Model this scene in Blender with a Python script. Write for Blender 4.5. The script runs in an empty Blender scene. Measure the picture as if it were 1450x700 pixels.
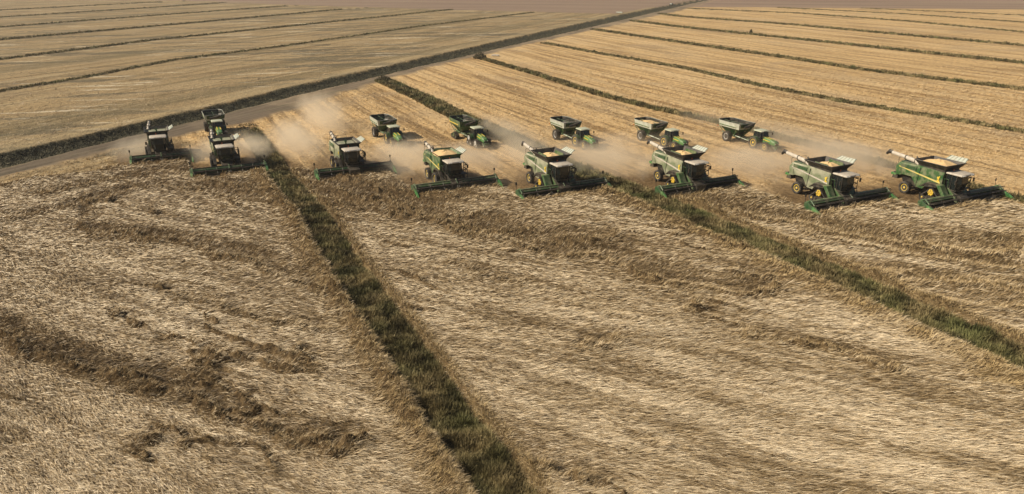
import bpy, bmesh, math, random
import numpy as np
from mathutils import Vector, Matrix

random.seed(7)
RNG = np.random.default_rng(11)
SC = bpy.context.scene
COL = SC.collection

# ------------------------------------------------------------------ camera
cam_d = bpy.data.cameras.new('camera')
cam = bpy.data.objects.new('camera', cam_d)
COL.objects.link(cam)
CAM_H = 29.0
cam.location = (0, 0, CAM_H)
cam.rotation_euler = (math.radians(90 - 20.854), 0, 0)
cam_d.sensor_width = 36.0
cam_d.lens = 36.0 * 1050 / 1450
cam_d.clip_start = 0.5
cam_d.clip_end = 20000
SC.camera = cam

# ------------------------------------------------------------------ sky, sun, exposure
SUN_AZ, SUN_EL = 264.0, 37.0            # compass degrees, +Y is north
world = bpy.data.worlds.new('World')
SC.world = world
world.use_nodes = True
wn = world.node_tree
bg = wn.nodes['Background']
sky = wn.nodes.new('ShaderNodeTexSky')
sky.sky_type = 'NISHITA'
sky.sun_disc = False
sky.sun_elevation = math.radians(SUN_EL)
sky.sun_rotation = math.radians(SUN_AZ)
sky.dust_density = 3.0
sky.air_density = 1.0
wn.links.new(sky.outputs[0], bg.inputs[0])
bg.inputs[1].default_value = 0.05
sun_d = bpy.data.lights.new('sun', 'SUN')
sun_d.energy = 4.6
sun_d.angle = math.radians(0.6)
sun_d.color = (1.0, 0.88, 0.70)
sun = bpy.data.objects.new('sun', sun_d)
COL.objects.link(sun)
az, el = math.radians(SUN_AZ), math.radians(SUN_EL)
tosun = Vector((math.sin(az) * math.cos(el), math.cos(az) * math.cos(el), math.sin(el)))
sun.rotation_euler = tosun.to_track_quat('Z', 'Y').to_euler()
sun.location = (-80, 60, 90)
SC.view_settings.view_transform = 'Standard'
SC.view_settings.look = 'None'
SC.view_settings.exposure = 0.36
SC.view_settings.gamma = 1.0
SC.view_settings.use_curve_mapping = False
SC.cycles.volume_bounces = 2
SC.cycles.volume_step_rate = 1.0
SC.cycles.max_bounces = 6

# ------------------------------------------------------------------ numpy noise
_perm = np.random.default_rng(3).permutation(4096).astype(np.int64)
_ang = np.random.default_rng(4).random(4096) * 2 * np.pi
_gx, _gy = np.cos(_ang), np.sin(_ang)


def noise(x, y, seed=0):
    x = np.asarray(x, float) + seed * 37.31
    y = np.asarray(y, float) + seed * 91.77
    xi = np.floor(x).astype(np.int64); yi = np.floor(y).astype(np.int64)
    xf = x - xi; yf = y - yi
    u = xf * xf * xf * (xf * (xf * 6 - 15) + 10); v = yf * yf * yf * (yf * (yf * 6 - 15) + 10)

    def g(ix, iy, dx, dy):
        h = _perm[(_perm[ix & 4095] + iy) & 4095]
        return _gx[h] * dx + _gy[h] * dy
    a = g(xi, yi, xf, yf); b = g(xi + 1, yi, xf - 1, yf)
    c = g(xi, yi + 1, xf, yf - 1); d = g(xi + 1, yi + 1, xf - 1, yf - 1)
    return ((a + (b - a) * u) + ((c + (d - c) * u) - (a + (b - a) * u)) * v) * 1.5


def fbm(x, y, octs=4, seed=0, gain=0.5):
    r = 0.0; a = 1.0; t = 0.0
    for k in range(octs):
        r = r + a * noise(x * 2 ** k, y * 2 ** k, seed + k)
        t += a; a *= gain
    return r / t * 1.4


def sstep(a, b, v):
    t = np.clip((v - a) / (b - a), 0, 1)
    return t * t * (3 - 2 * t)


def rot(x, y, deg):
    """coordinates (along compass direction deg, across it to the right)"""
    r = math.radians(deg)
    return x * math.sin(r) + y * math.cos(r), x * math.cos(r) - y * math.sin(r)


HEAD = 154.0          # every vehicle and every levee right of the road runs this way
H_ = math.radians(HEAD)
FWD = np.array([math.sin(H_), math.cos(H_)])
ACR = np.array([-math.cos(H_), math.sin(H_)])


def c_s(x, y):
    return x * ACR[0] + y * ACR[1], x * FWD[0] + y * FWD[1]


def from_cs(c, s):
    return c * ACR[0] + s * FWD[0], c * ACR[1] + s * FWD[1]


# ------------------------------------------------------------------ layout (metres on the ground)
LEVEES = [
    (1.7, [(-49, 137), (-42.1, 123.1), (-37.1, 112.2), (-33.1, 103.3), (-24.5, 87.2), (-17.9, 72.0), (-13.2, 62.4), (-9.6, 54.7), (-6.5, 48.1), (-3.6, 41.6), (-1.7, 38.1), (-0.4, 35.4), (10, 12)]),
    (2.4, [(-34.3, 201), (-20.4, 172.5), (-9.2, 147.4), (-0.6, 131.3), (9.1, 109.2), (14.4, 100.7), (20.8, 88.6), (25.9, 78.4), (31.0, 69.1), (35.1, 60.1), (37.8, 54.7), (39.8, 50.7), (56, 16)]),
    (1.3, [(-9.7, 249.2), (7.0, 212.5), (21.0, 177.4), (30.3, 160.3), (39.7, 146.1), (46.5, 133.6), (52.7, 121.7), (58.6, 109.9), (63.5, 99.6), (67.6, 91.5), (90, 46)]),
    (1.7, [(12.6, 303.1), (30.8, 265.7), (51.2, 227.8), (64.1, 191.7), (75.6, 167.8), (85.9, 151.1), (94.9, 136.1), (120, 90)]),
    (1.9, [(38.8, 368.0), (67.4, 303.1), (89.5, 257.2), (103.1, 223.0), (116.4, 201.6), (127.1, 186.0), (160, 120)]),
    (2.0, [(65.9, 424.8), (84.0, 380.7), (114.9, 324.2), (141.2, 274.8), (160.7, 238.0), (200, 160)]),
    (2.2, [(93.1, 487.1), (101.1, 460.2), (146.1, 394.4), (172.2, 337.6), (195.6, 292.2), (240, 200)]),
    (2.0, [(124.1, 546.9), (182.2, 494.3), (215.3, 424.8), (234.4, 352.2), (280, 260)]),
    (1.8, [(190.8, 560.6), (246.0, 487.1), (274.4, 414.2), (320, 320)]),
    (1.6, [(247.8, 551.4), (312.5, 473.2), (360, 380)]),
]
LEFT_LEVEES = [
    (1.1, [(-135, 150), (-125.0, 182.7), (-117.3, 206.9), (-109.2, 247.2), (-86.9, 289.5), (-72.2, 324.2), (-44.6, 389.7), (13.7, 501.7)]),
    (1.2, [(-185, 200), (-166.7, 247.2), (-147.4, 312), (-95.7, 419.4), (-41.2, 533.8)]),
    (1.3, [(-240, 250), (-210.3, 314.8), (-177.6, 390), (-117.3, 533.8)]),
    (1.4, [(-290, 300), (-252.8, 380.7), (-216.8, 470), (-168.1, 580)]),
    (1.4, [(-345, 350), (-300.0, 453.9), (-260.9, 550), (-232.7, 634)]),
    (1.5, [(-400, 420), (-346.1, 525.4), (-290.0, 646)]),
]
ROAD_TOP = [(-130, 16), (-84.0, 119.1), (-78.8, 130.7), (-73.1, 145.3), (-65.9, 163.3), (-57.6, 186.2), (-44.3, 217.4), (-19.8, 277.1), (27.8, 389.7), (80.1, 509.4), (148.2, 659.5), (600, 1660)]
DITCH_BOT = [(-118, 16), (-75.9, 113.3), (-71.7, 124.1), (-66.5, 136.7), (-59.5, 154.2), (-51.5, 175.5), (-40.3, 201.3), (-16.1, 257.1), (27.5, 356.0), (76.4, 466.6), (160.1, 659.5), (608, 1660)]
ROAD_BOT = [(-112, 20), (-74.5, 104.4), (-69.4, 115.7), (-64.4, 126.8), (-57.1, 143.9), (-50.2, 161.0), (-38.2, 189.3), (-24.6, 227.8), (-2.0, 279.5), (34.3, 356.0), (83, 460), (115.1, 525.4), (168.0, 659), (616, 1660)]
END_LINE = [(-1500, 1300), (-307.2, 686.3), (-176.9, 600.7), (-41.2, 533.8), (64.3, 487.1), (100, 560), (142.2, 568), (250.3, 551.4), (354.3, 538.1), (1500, 400)]

# header spans: (c0, c1, s at the cutter)
COMBINES = [(-3.9, 4.8, -124.7), (3.9, 14.3, -112.5), (20.0, 31.3, -104.3), (30.0, 42.2, -90.5), (41.6, 55.0, -82.3), (59.0, 72.1, -75.5), (71.7, 85.6, -61.8), (85.0, 100.1, -56.0)]
# body centre over the front axle: (c, s)
BODIES = [(0.4, -128.85), (9.0, -117.45), (25.35, -107.25), (36.1, -94.35), (48.3, -85.95), (65.25, -78.85), (78.35, -65.55), (91.6, -59.35)]
FRONT = [(-200, -112), (-60, -117), (-20.7, -121.2), (-12.9, -122.5), (-5, -124.7), (3.88, -124.7), (3.9, -112.5), (17.5, -112.5), (17.6, -112), (19.9, -111), (20.0, -104.3), (29.95, -104.3), (30.0, -90.5), (41.550000000000004, -90.5), (41.6, -82.3), (58.9, -82.3), (59.0, -75.5), (71.65, -75.5), (71.7, -61.8), (84.95, -61.8), (85.0, -56.0), (96.5, -56.0), (97.5, -54), (98.5, 60), (300, 60)]
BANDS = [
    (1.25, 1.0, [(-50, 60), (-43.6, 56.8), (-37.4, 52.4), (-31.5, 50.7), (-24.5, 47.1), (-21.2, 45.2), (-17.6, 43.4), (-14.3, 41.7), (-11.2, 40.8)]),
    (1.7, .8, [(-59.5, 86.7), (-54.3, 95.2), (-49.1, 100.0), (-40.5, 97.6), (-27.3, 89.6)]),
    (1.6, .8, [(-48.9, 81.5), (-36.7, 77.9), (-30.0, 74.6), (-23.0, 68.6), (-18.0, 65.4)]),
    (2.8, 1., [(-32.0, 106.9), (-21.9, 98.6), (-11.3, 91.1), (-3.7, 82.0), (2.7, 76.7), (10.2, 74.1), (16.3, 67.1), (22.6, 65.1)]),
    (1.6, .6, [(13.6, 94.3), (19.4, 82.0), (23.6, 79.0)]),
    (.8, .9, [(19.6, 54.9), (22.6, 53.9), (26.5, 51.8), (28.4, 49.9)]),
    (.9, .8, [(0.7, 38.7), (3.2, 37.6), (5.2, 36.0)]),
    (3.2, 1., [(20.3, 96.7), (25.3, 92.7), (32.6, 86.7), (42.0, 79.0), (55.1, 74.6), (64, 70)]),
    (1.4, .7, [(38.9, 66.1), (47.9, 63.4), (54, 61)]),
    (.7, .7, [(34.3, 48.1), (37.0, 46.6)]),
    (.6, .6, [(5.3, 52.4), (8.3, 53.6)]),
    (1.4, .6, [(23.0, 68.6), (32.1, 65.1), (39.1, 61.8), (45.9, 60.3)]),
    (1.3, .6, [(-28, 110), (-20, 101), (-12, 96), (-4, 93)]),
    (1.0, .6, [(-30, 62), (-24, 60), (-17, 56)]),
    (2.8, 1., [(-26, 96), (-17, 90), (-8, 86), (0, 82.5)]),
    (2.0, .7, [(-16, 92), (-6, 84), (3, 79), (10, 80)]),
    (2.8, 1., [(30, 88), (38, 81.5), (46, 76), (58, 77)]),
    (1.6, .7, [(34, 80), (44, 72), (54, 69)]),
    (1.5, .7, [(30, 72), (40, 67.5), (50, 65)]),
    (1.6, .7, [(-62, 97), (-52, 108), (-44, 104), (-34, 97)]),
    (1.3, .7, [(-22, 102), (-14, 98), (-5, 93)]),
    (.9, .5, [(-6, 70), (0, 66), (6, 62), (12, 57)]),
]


def poly_dist(x, y, pts):
    """signed distance (positive to the right of travel) and distance along a polyline"""
    best = np.full(np.shape(x), 1e9); along = np.zeros(np.shape(x)); acc = 0
    for (x0, y0), (x1, y1) in zip(pts[:-1], pts[1:]):
        dx, dy = x1 - x0, y1 - y0
        L = math.hypot(dx, dy)
        t = np.clip(((x - x0) * dx + (y - y0) * dy) / L ** 2, 0, 1)
        ex, ey = x - (x0 + t * dx), y - (y0 + t * dy)
        d = np.hypot(ex, ey)
        sg = np.where(dx * ey - dy * ex > 0, -1.0, 1.0)
        m = d < np.abs(best)
        best = np.where(m, d * sg, best); along = np.where(m, acc + t * L, along)
        acc += L
    return best, along


def line_at(pts, deg):
    """across coordinate of a polyline as a function of the along coordinate"""
    q = [rot(p[0], p[1], deg) for p in pts]
    q.sort()
    return np.array([a for a, b in q]), np.array([b for a, b in q])


_lt = [line_at(p, 24.0) for p in (ROAD_TOP, DITCH_BOT, ROAD_BOT)]
_lv = []
for hw, pts in LEVEES:
    cc = [c_s(*p) for p in pts]
    _lv.append((hw, np.array([q[1] for q in cc]), np.array([q[0] for q in cc])))
_ll = []
for hw, pts in LEFT_LEVEES:
    _ll.append((hw,) + line_at(pts, 24.0))
_fr = (np.array([a for a, b in FRONT]), np.array([b for a, b in FRONT]))
_en = (np.array([a for a, b in END_LINE]), np.array([b for a, b in END_LINE]))


def zones(x, y):
    """masks of what covers the ground"""
    x = np.asarray(x, float); y = np.asarray(y, float)
    z = {}
    q, r = rot(x, y, 24.0)
    wob = noise(x / 7, y / 7, 5) * 1.2 + noise(x / 2.2, y / 2.2, 6) * .4
    t0, t1, t2 = [np.interp(q, *l) for l in _lt]
    z['ditch'] = sstep(-.5, .5, r - t0 + wob * .5) * sstep(.5, -.5, r - t1 + wob * .6)
    z['ditch_t'] = (r - t0) / np.maximum(t1 - t0, .1)
    z['road'] = sstep(-.5, .5, r - t1 + wob * .6) * sstep(1.6, -1.6, r - t2 + wob * 1.5 - 5.0 * np.exp(-((q - 118) / 22) ** 2))
    z['left'] = sstep(.5, -.5, r - t0)
    z['road_r'] = r - t1
    z['track'] = sstep(-9, -3, r - t0) * z['left']           # pale headland beside the ditch
    ye = np.interp(x, *_en)
    z['far'] = sstep(-2, 3, y - ye + noise(x / 40, y / 40, 9) * 2) * (1 - z['ditch'])
    c, s = c_s(x, y)
    right = 1 - z['left']
    lev = np.zeros(x.shape); side = np.zeros(x.shape)
    for k, (hw, ss, cc) in enumerate(_lv):
        d = c - np.interp(s, ss, cc)
        w = hw * (1.06 + .10 * noise(s / 6, d * 0, 20 + k))
        m = sstep(w + .35, w - .35, np.abs(d)) * sstep(ss[0] - 1, ss[0] + 2, s)
        lev = np.maximum(lev, m * right)
        if k == 0:
            z['d1'] = d
        if k == 1:
            z['d2'] = d
        if k == 2:
            z['d3'] = d
    for k, (hw, qq, rr) in enumerate(_ll):
        d = r - np.interp(q, qq, rr)
        m = sstep(hw + .35, hw - .35, np.abs(d)) * sstep(qq[0] - 1, qq[0] + 2, q)
        lev = np.maximum(lev, m * z['left'])
    z['lev'] = lev * (1 - z['far'])
    fr = np.interp(c, *_fr)
    edge = (s - fr) + noise(c / 1.5, s / 1.5, 8) * .35 + np.where(c < -5, noise(x / 5, y / 5, 9) * 2.5, 0)
    z['edge'] = edge
    z['U'] = sstep(-.25, .25, edge) * right * (1 - lev) * (1 - z['road']) * (1 - z['ditch'])
    z['fresh'] = sstep(-17, -6, edge + noise(c / 4, s / 9, 31) * 6) * sstep(.2, -.2, edge) * right * ((c > -6) & (c < 98))
    z['c'] = c; z['s'] = s
    z['verge'] = right * sstep(6, 2, c + noise(x / 6, y / 6, 33) * 3) * (1 - z['U']) * (1 - z['road'])
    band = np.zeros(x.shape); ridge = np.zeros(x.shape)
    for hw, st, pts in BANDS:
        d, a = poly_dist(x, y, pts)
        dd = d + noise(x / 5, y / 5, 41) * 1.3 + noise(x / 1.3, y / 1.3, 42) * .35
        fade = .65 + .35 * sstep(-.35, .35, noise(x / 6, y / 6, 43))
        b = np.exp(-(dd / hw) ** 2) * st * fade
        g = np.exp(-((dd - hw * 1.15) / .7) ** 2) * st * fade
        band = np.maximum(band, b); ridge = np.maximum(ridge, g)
    # meandering small scarps everywhere in the lodged crop
    fx, fy = rot(x, y, 120)
    n1 = fbm(fx / 26, fy / 7.0, 4, 50)
    n1 += .10 * noise(x / 2, y / 2, 57)
    b2 = np.exp(-(n1 / .045) ** 2) * sstep(.0, .4, noise(x / 12, y / 12, 52))
    g2 = np.exp(-((n1 - .07) / .035) ** 2) * sstep(.0, .4, noise(x / 12, y / 12, 52))
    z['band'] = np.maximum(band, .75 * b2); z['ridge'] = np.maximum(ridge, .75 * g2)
    z['patch'] = fbm(fx / 24, fy / 2.6, 5, 60, .6)
    return z


def height(x, y, z):
    fx, fy = rot(x, y, 119)
    U = z['U']
    big = fbm(fx / 9, fy / 3.2, 4, 70)
    small = fbm(fx / 1.6, fy / .8, 3, 74)
    lump = fbm(x / 1.1, y / .9, 3, 77)
    stand = np.exp(-((z['d1'] + 2.7) / 1.1) ** 2) + .8 * np.exp(-((z['d2'] + 3.8) / 1.3) ** 2) + .6 * np.exp(-((z['d2'] - 3.2) / .8) ** 2)
    hU = .62 + .12 * big + .11 * small + .07 * fbm(fx / 8, fy / .6, 2, 79) - .40 * z['band'] + .42 * z['ridge'] + .55 * lump * np.clip(.35 * z['band'] + z['ridge'], 0, 1) + stand * (.28 + .3 * lump)
    q, r = rot(x, y, 24.0)
    strp = np.where(z['left'] > .5, fbm(r / 2.2, q / 40, 3, 80), fbm(z['c'] / 1.7, z['s'] / 30, 3, 82))
    clod = fbm(x / 2.2, y / 2.2, 4, 84)
    hS = .06 * strp + .09 * clod + .05
    hV = .12 + .30 * fbm(x / 1.3, y / 1.3, 3, 90)
    h = hS * (1 - U) + hU * U
    h = h * (1 - z['lev']) + (hV ) * z['lev']
    dt = np.clip(z['ditch_t'], 0, 1)
    hd = -1.5 * np.sin(np.pi * dt) ** .8 + .2 * fbm(x / 1.5, y / 1.5, 3, 92)
    h = h * (1 - z['ditch']) + hd * z['ditch']
    rut = np.exp(-((z['road_r'] - 2.0) / .5) ** 2) + np.exp(-((z['road_r'] - 4.0) / .5) ** 2)
    hr = .10 - .10 * rut + .03 * fbm(x / 1.3, y / 1.3, 3, 94)
    h = h * (1 - z['road']) + hr * z['road']
    h = h * (1 - z['far']) + .05 * z['far']
    return h


# ------------------------------------------------------------------ material helpers
def new_mat(name):
    m = bpy.data.materials.new(name); m.use_nodes = True
    nt = m.node_tree
    return m, nt, nt.nodes['Principled BSDF']


def N(nt, kind, **kw):
    n = nt.nodes.new(kind)
    for k, v in kw.items():
        if k.startswith('i_'):
            n.inputs[k[2:].replace('_', ' ')].default_value = v
        else:
            setattr(n, k, v)
    return n


def mixc(nt, fac, a, b):
    n = nt.nodes.new('ShaderNodeMix'); n.data_type = 'RGBA'
    for sock, v in ((n.inputs[0], fac), (n.inputs[6], a), (n.inputs[7], b)):
        if hasattr(v, 'is_output') or isinstance(v, bpy.types.NodeSocket):
            nt.links.new(v, sock)
        elif isinstance(v, (int, float)):
            sock.default_value = v
        else:
            sock.default_value = (*v, 1) if len(v) == 3 else v
    return n.outputs[2]


def mth(nt, op, a, b=None, c=None):
    n = nt.nodes.new('ShaderNodeMath'); n.operation = op
    for i, v in enumerate((a, b, c)):
        if v is None:
            continue
        if isinstance(v, bpy.types.NodeSocket):
            nt.links.new(v, n.inputs[i])
        else:
            n.inputs[i].default_value = v
    return n.outputs[0]


def ramp(nt, fac, lo, hi):
    n = nt.nodes.new('ShaderNodeMapRange'); n.interpolation_type = 'SMOOTHSTEP'
    nt.links.new(fac, n.inputs[0]); n.inputs[1].default_value = lo; n.inputs[2].default_value = hi
    return n.outputs[0]


def noise_tex(nt, vec, scale, detail=4, rough=.55, dist=0.0):
    n = nt.nodes.new('ShaderNodeTexNoise')
    n.inputs['Scale'].default_value = scale; n.inputs['Detail'].default_value = detail
    n.inputs['Roughness'].default_value = rough; n.inputs['Distortion'].default_value = dist
    nt.links.new(vec, n.inputs['Vector'])
    return n.outputs[0]


def ground_material():
    m, nt, b = new_mat('field_ground')
    L = nt.links.new
    b.inputs['Roughness'].default_value = .95
    b.inputs['Specular IOR Level'].default_value = .15
    geo = nt.nodes.new('ShaderNodeNewGeometry')
    pos = geo.outputs['Position']
    za = N(nt, 'ShaderNodeVertexColor', layer_name='zone_a'); zb = N(nt, 'ShaderNodeVertexColor', layer_name='zone_b')
    sa = nt.nodes.new('ShaderNodeSeparateColor'); L(za.outputs[0], sa.inputs[0])
    sb = nt.nodes.new('ShaderNodeSeparateColor'); L(zb.outputs[0], sb.inputs[0])
    U, road, ditch = sa.outputs[0], sa.outputs[1], sa.outputs[2]
    far = za.outputs['Alpha']
    lev, fresh, left = sb.outputs[0], sb.outputs[1], sb.outputs[2]
    track = zb.outputs['Alpha']

    def mapped(rotdeg, sx, sy):
        # rotate so that local y runs along the compass direction, then stretch
        mp = nt.nodes.new('ShaderNodeMapping'); mp.vector_type = 'POINT'
        mp.inputs['Rotation'].default_value = (0, 0, math.radians(rotdeg))
        L(pos, mp.inputs['Vector'])
        sc = nt.nodes.new('ShaderNodeVectorMath'); sc.operation = 'MULTIPLY'
        L(mp.outputs[0], sc.inputs[0]); sc.inputs[1].default_value = (sx, sy, 1)
        return sc.outputs[0]
    vr = mapped(HEAD, .50, .020)
    vl = mapped(24, .42, .014)
    vr2 = mapped(HEAD, .16, .010)
    vl2 = mapped(24, .12, .008)
    stripe = mixc(nt, left, N_out(nt, vr), N_out(nt, vl))
    broad = mixc(nt, left, N_out(nt, vr2), N_out(nt, vl2))
    clump = noise_tex(nt, pos, .9, 6, .68)
    fine = noise_tex(nt, mapped(HEAD + 20, 2.4, 1.6), 1.0, 5, .7)
    patch = noise_tex(nt, pos, .035, 4, .6, 1.2)
    # stubble
    tan = mixc(nt, ramp(nt, stripe, .38, .56), (.27, .17, .072), (.57, .39, .185))
    tan = mixc(nt, mth(nt, 'MULTIPLY', ramp(nt, broad, .48, .60), .65), tan, (.62, .45, .24))
    tan = mixc(nt, mth(nt, 'MULTIPLY', ramp(nt, mixc(nt, left, N_out(nt, mapped(HEAD, .95, .02)), N_out(nt, mapped(24, .6, .015))), .44, .36), .6), tan, (.15, .10, .05))
    tan = mixc(nt, mth(nt, 'MULTIPLY', ramp(nt, clump, .50, .36), .62), tan, (.20, .135, .070))
    tan = mixc(nt, mth(nt, 'MULTIPLY', ramp(nt, fine, .54, .70), .55), tan, (.66, .53, .34))
    tan = mixc(nt, mth(nt, 'MULTIPLY', ramp(nt, patch, .50, .66), .45), tan, (.33, .245, .15))
    # the left field: greyer, with wheel-smeared mud patches
    lf = mixc(nt, .55, tan, (.13, .108, .062))
    pl = noise_tex(nt, mapped(70, .13, .016), 1.0, 5, .6, .6)
    lf = mixc(nt, mth(nt, 'MULTIPLY', ramp(nt, pl, .53, .59), .85), lf, (.105, .088, .055))
    lf = mixc(nt, mth(nt, 'MULTIPLY', ramp(nt, noise_tex(nt, mapped(78, .28, .028), 1.0, 4, .6), .60, .66), .8), lf, (.58, .50, .36))
    sw = noise_tex(nt, mapped(24, .085, .004), 1.0, 3, .5, .2)
    lf = mixc(nt, mth(nt, 'MULTIPLY', ramp(nt, sw, .47, .40), .55), lf, (.13, .105, .055))
    lf = mixc(nt, mth(nt, 'MULTIPLY', ramp(nt, noise_tex(nt, mapped(20, 1.1, .03), 1.0, 5, .7, .5), .54, .62), .5), lf, (.40, .325, .195))
    lf = mixc(nt, mth(nt, 'MULTIPLY', track, .35), lf, (.38, .30, .17))
    base = mixc(nt, left, tan, lf)
    # freshly cut soil and stubble
    base = mixc(nt, mth(nt, 'MULTIPLY', fresh, .95), base, mixc(nt, ramp(nt, fine, .38, .66), (.085, .053, .025), (.19, .125, .06)))
    # beneath the lodged crop: dark soil with straw shade painted in
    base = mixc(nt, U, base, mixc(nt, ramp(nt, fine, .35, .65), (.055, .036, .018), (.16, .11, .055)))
    # road
    rs = noise_tex(nt, mapped(24, 1.6, .05), 1.0, 4, .6)
    rc = mixc(nt, ramp(nt, rs, .35, .68), (.12, .090, .060), (.23, .180, .122))
    rc = mixc(nt, mth(nt, 'MULTIPLY', ramp(nt, patch, .45, .62), .6), rc, (.30, .23, .145))
    rc = mixc(nt, mth(nt, 'MULTIPLY', ramp(nt, noise_tex(nt, mapped(24, .45, .05), 1.0, 5, .7), .52, .62), .55), rc, (.10, .092, .05))
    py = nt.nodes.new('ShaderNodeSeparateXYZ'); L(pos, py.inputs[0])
    near_tone = ramp(nt, mth(nt, 'ADD', py.outputs[1], mth(nt, 'MULTIPLY', patch, 60.0)), 215.0, 150.0)  # road colour gets darker towards its near end, broken up by noise
    rc = mixc(nt, mth(nt, 'MULTIPLY', near_tone, .6), rc, (.085, .068, .050))
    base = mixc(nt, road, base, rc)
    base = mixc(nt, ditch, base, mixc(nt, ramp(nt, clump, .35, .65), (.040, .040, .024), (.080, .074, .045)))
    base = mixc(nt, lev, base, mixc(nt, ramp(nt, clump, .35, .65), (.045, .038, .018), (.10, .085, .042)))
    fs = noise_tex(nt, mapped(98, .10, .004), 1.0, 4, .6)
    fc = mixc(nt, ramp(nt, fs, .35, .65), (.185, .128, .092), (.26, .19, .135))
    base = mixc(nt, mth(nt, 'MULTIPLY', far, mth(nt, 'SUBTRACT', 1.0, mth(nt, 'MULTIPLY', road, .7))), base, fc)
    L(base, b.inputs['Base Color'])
    hsum = mth(nt, 'ADD', mth(nt, 'MULTIPLY', clump, 1.0), mth(nt, 'MULTIPLY', fine, .45))
    hsum = mth(nt, 'ADD', hsum, mth(nt, 'MULTIPLY', stripe, .6))
    bp = nt.nodes.new('ShaderNodeBump')
    L(mth(nt, 'SUBTRACT', .42, mth(nt, 'MULTIPLY', mth(nt, 'MAXIMUM', road, far), .34)), bp.inputs['Distance'])
    bp.inputs['Strength'].default_value = .9
    L(hsum, bp.inputs['Height']); L(bp.outputs[0], b.inputs['Normal'])
    return m


def N_out(nt, vec):
    return noise_tex(nt, vec, 1.0, 5, .6, .2)


# ------------------------------------------------------------------ ground sheet
def build_ground():
    th = math.radians(20.854)
    rows = [-400, -120, -30, 0, 10, 18, 24, 28, 31]
    for v in np.arange(760, 54, -1.0):
        # depression of a row below the horizon
        ang = math.atan((v - 400) / 1050) + th
        rows.append(CAM_H / math.tan(ang))
    d = rows[-1]
    while d < 2600:
        d *= 1.035
        rows.append(d)
    rows = np.array(rows)
    t = np.concatenate([[-3, -1.8, -1.3], np.linspace(-1.08, 1.08, 1240), [1.3, 1.8, 3]])
    w = np.maximum(rows, 31)
    X = w[:, None] * t[None, :]; Y = np.repeat(rows[:, None], len(t), 1)
    Z = np.zeros(X.shape)
    za = np.zeros(X.shape + (4,), np.float32); zb = np.zeros(X.shape + (4,), np.float32)
    for i in range(0, len(rows), 60):
        x, y = X[i:i + 60], Y[i:i + 60]
        z = zones(x, y)
        Z[i:i + 60] = height(x, y, z)
        za[i:i + 60] = np.stack([z['U'], z['road'], z['ditch'], z['far']], -1)
        zb[i:i + 60] = np.stack([z['lev'], z['fresh'], np.maximum(z['left'], z['verge']), z['track']], -1)
    nr, nc = X.shape
    me = bpy.data.meshes.new('ground')
    co = np.stack([X, Y, Z], -1).reshape(-1, 3).astype(np.float32)
    idx = np.arange(nr * nc).reshape(nr, nc)
    f = np.stack([idx[:-1, :-1], idx[:-1, 1:], idx[1:, 1:], idx[1:, :-1]], -1).reshape(-1, 4)
    me.vertices.add(len(co)); me.vertices.foreach_set('co', co.ravel())
    me.loops.add(f.size); me.loops.foreach_set('vertex_index', f.ravel().astype(np.int32))
    me.polygons.add(len(f)); me.polygons.foreach_set('loop_start', np.arange(0, f.size, 4, dtype=np.int32))
    me.update(calc_edges=True)
    me.polygons.foreach_set('use_smooth', np.ones(len(f), bool))
    for nm, arr in (('zone_a', za), ('zone_b', zb)):
        at = me.color_attributes.new(nm, 'FLOAT_COLOR', 'POINT')
        at.data.foreach_set('color', arr.reshape(-1))
    me.materials.append(ground_material())
    o = bpy.data.objects.new('ground', me); COL.objects.link(o)
    o['kind'] = 'structure'; o['label'] = 'harvested and standing grain fields crossed by a dirt road'
    return o


build_ground()


# ------------------------------------------------------------------ blades of straw and grass
def blade_material(name, rough=.6, spec=.35, trans=0.0):
    m, nt, b = new_mat(name)
    vc = N(nt, 'ShaderNodeVertexColor', layer_name='tint')
    nt.links.new(vc.outputs[0], b.inputs['Base Color'])
    b.inputs['Roughness'].default_value = rough
    b.inputs['Specular IOR Level'].default_value = spec
    return m


M_STRAW = blade_material('straw', .52, .45)
M_GRASS = blade_material('grass', .7, .25)


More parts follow.
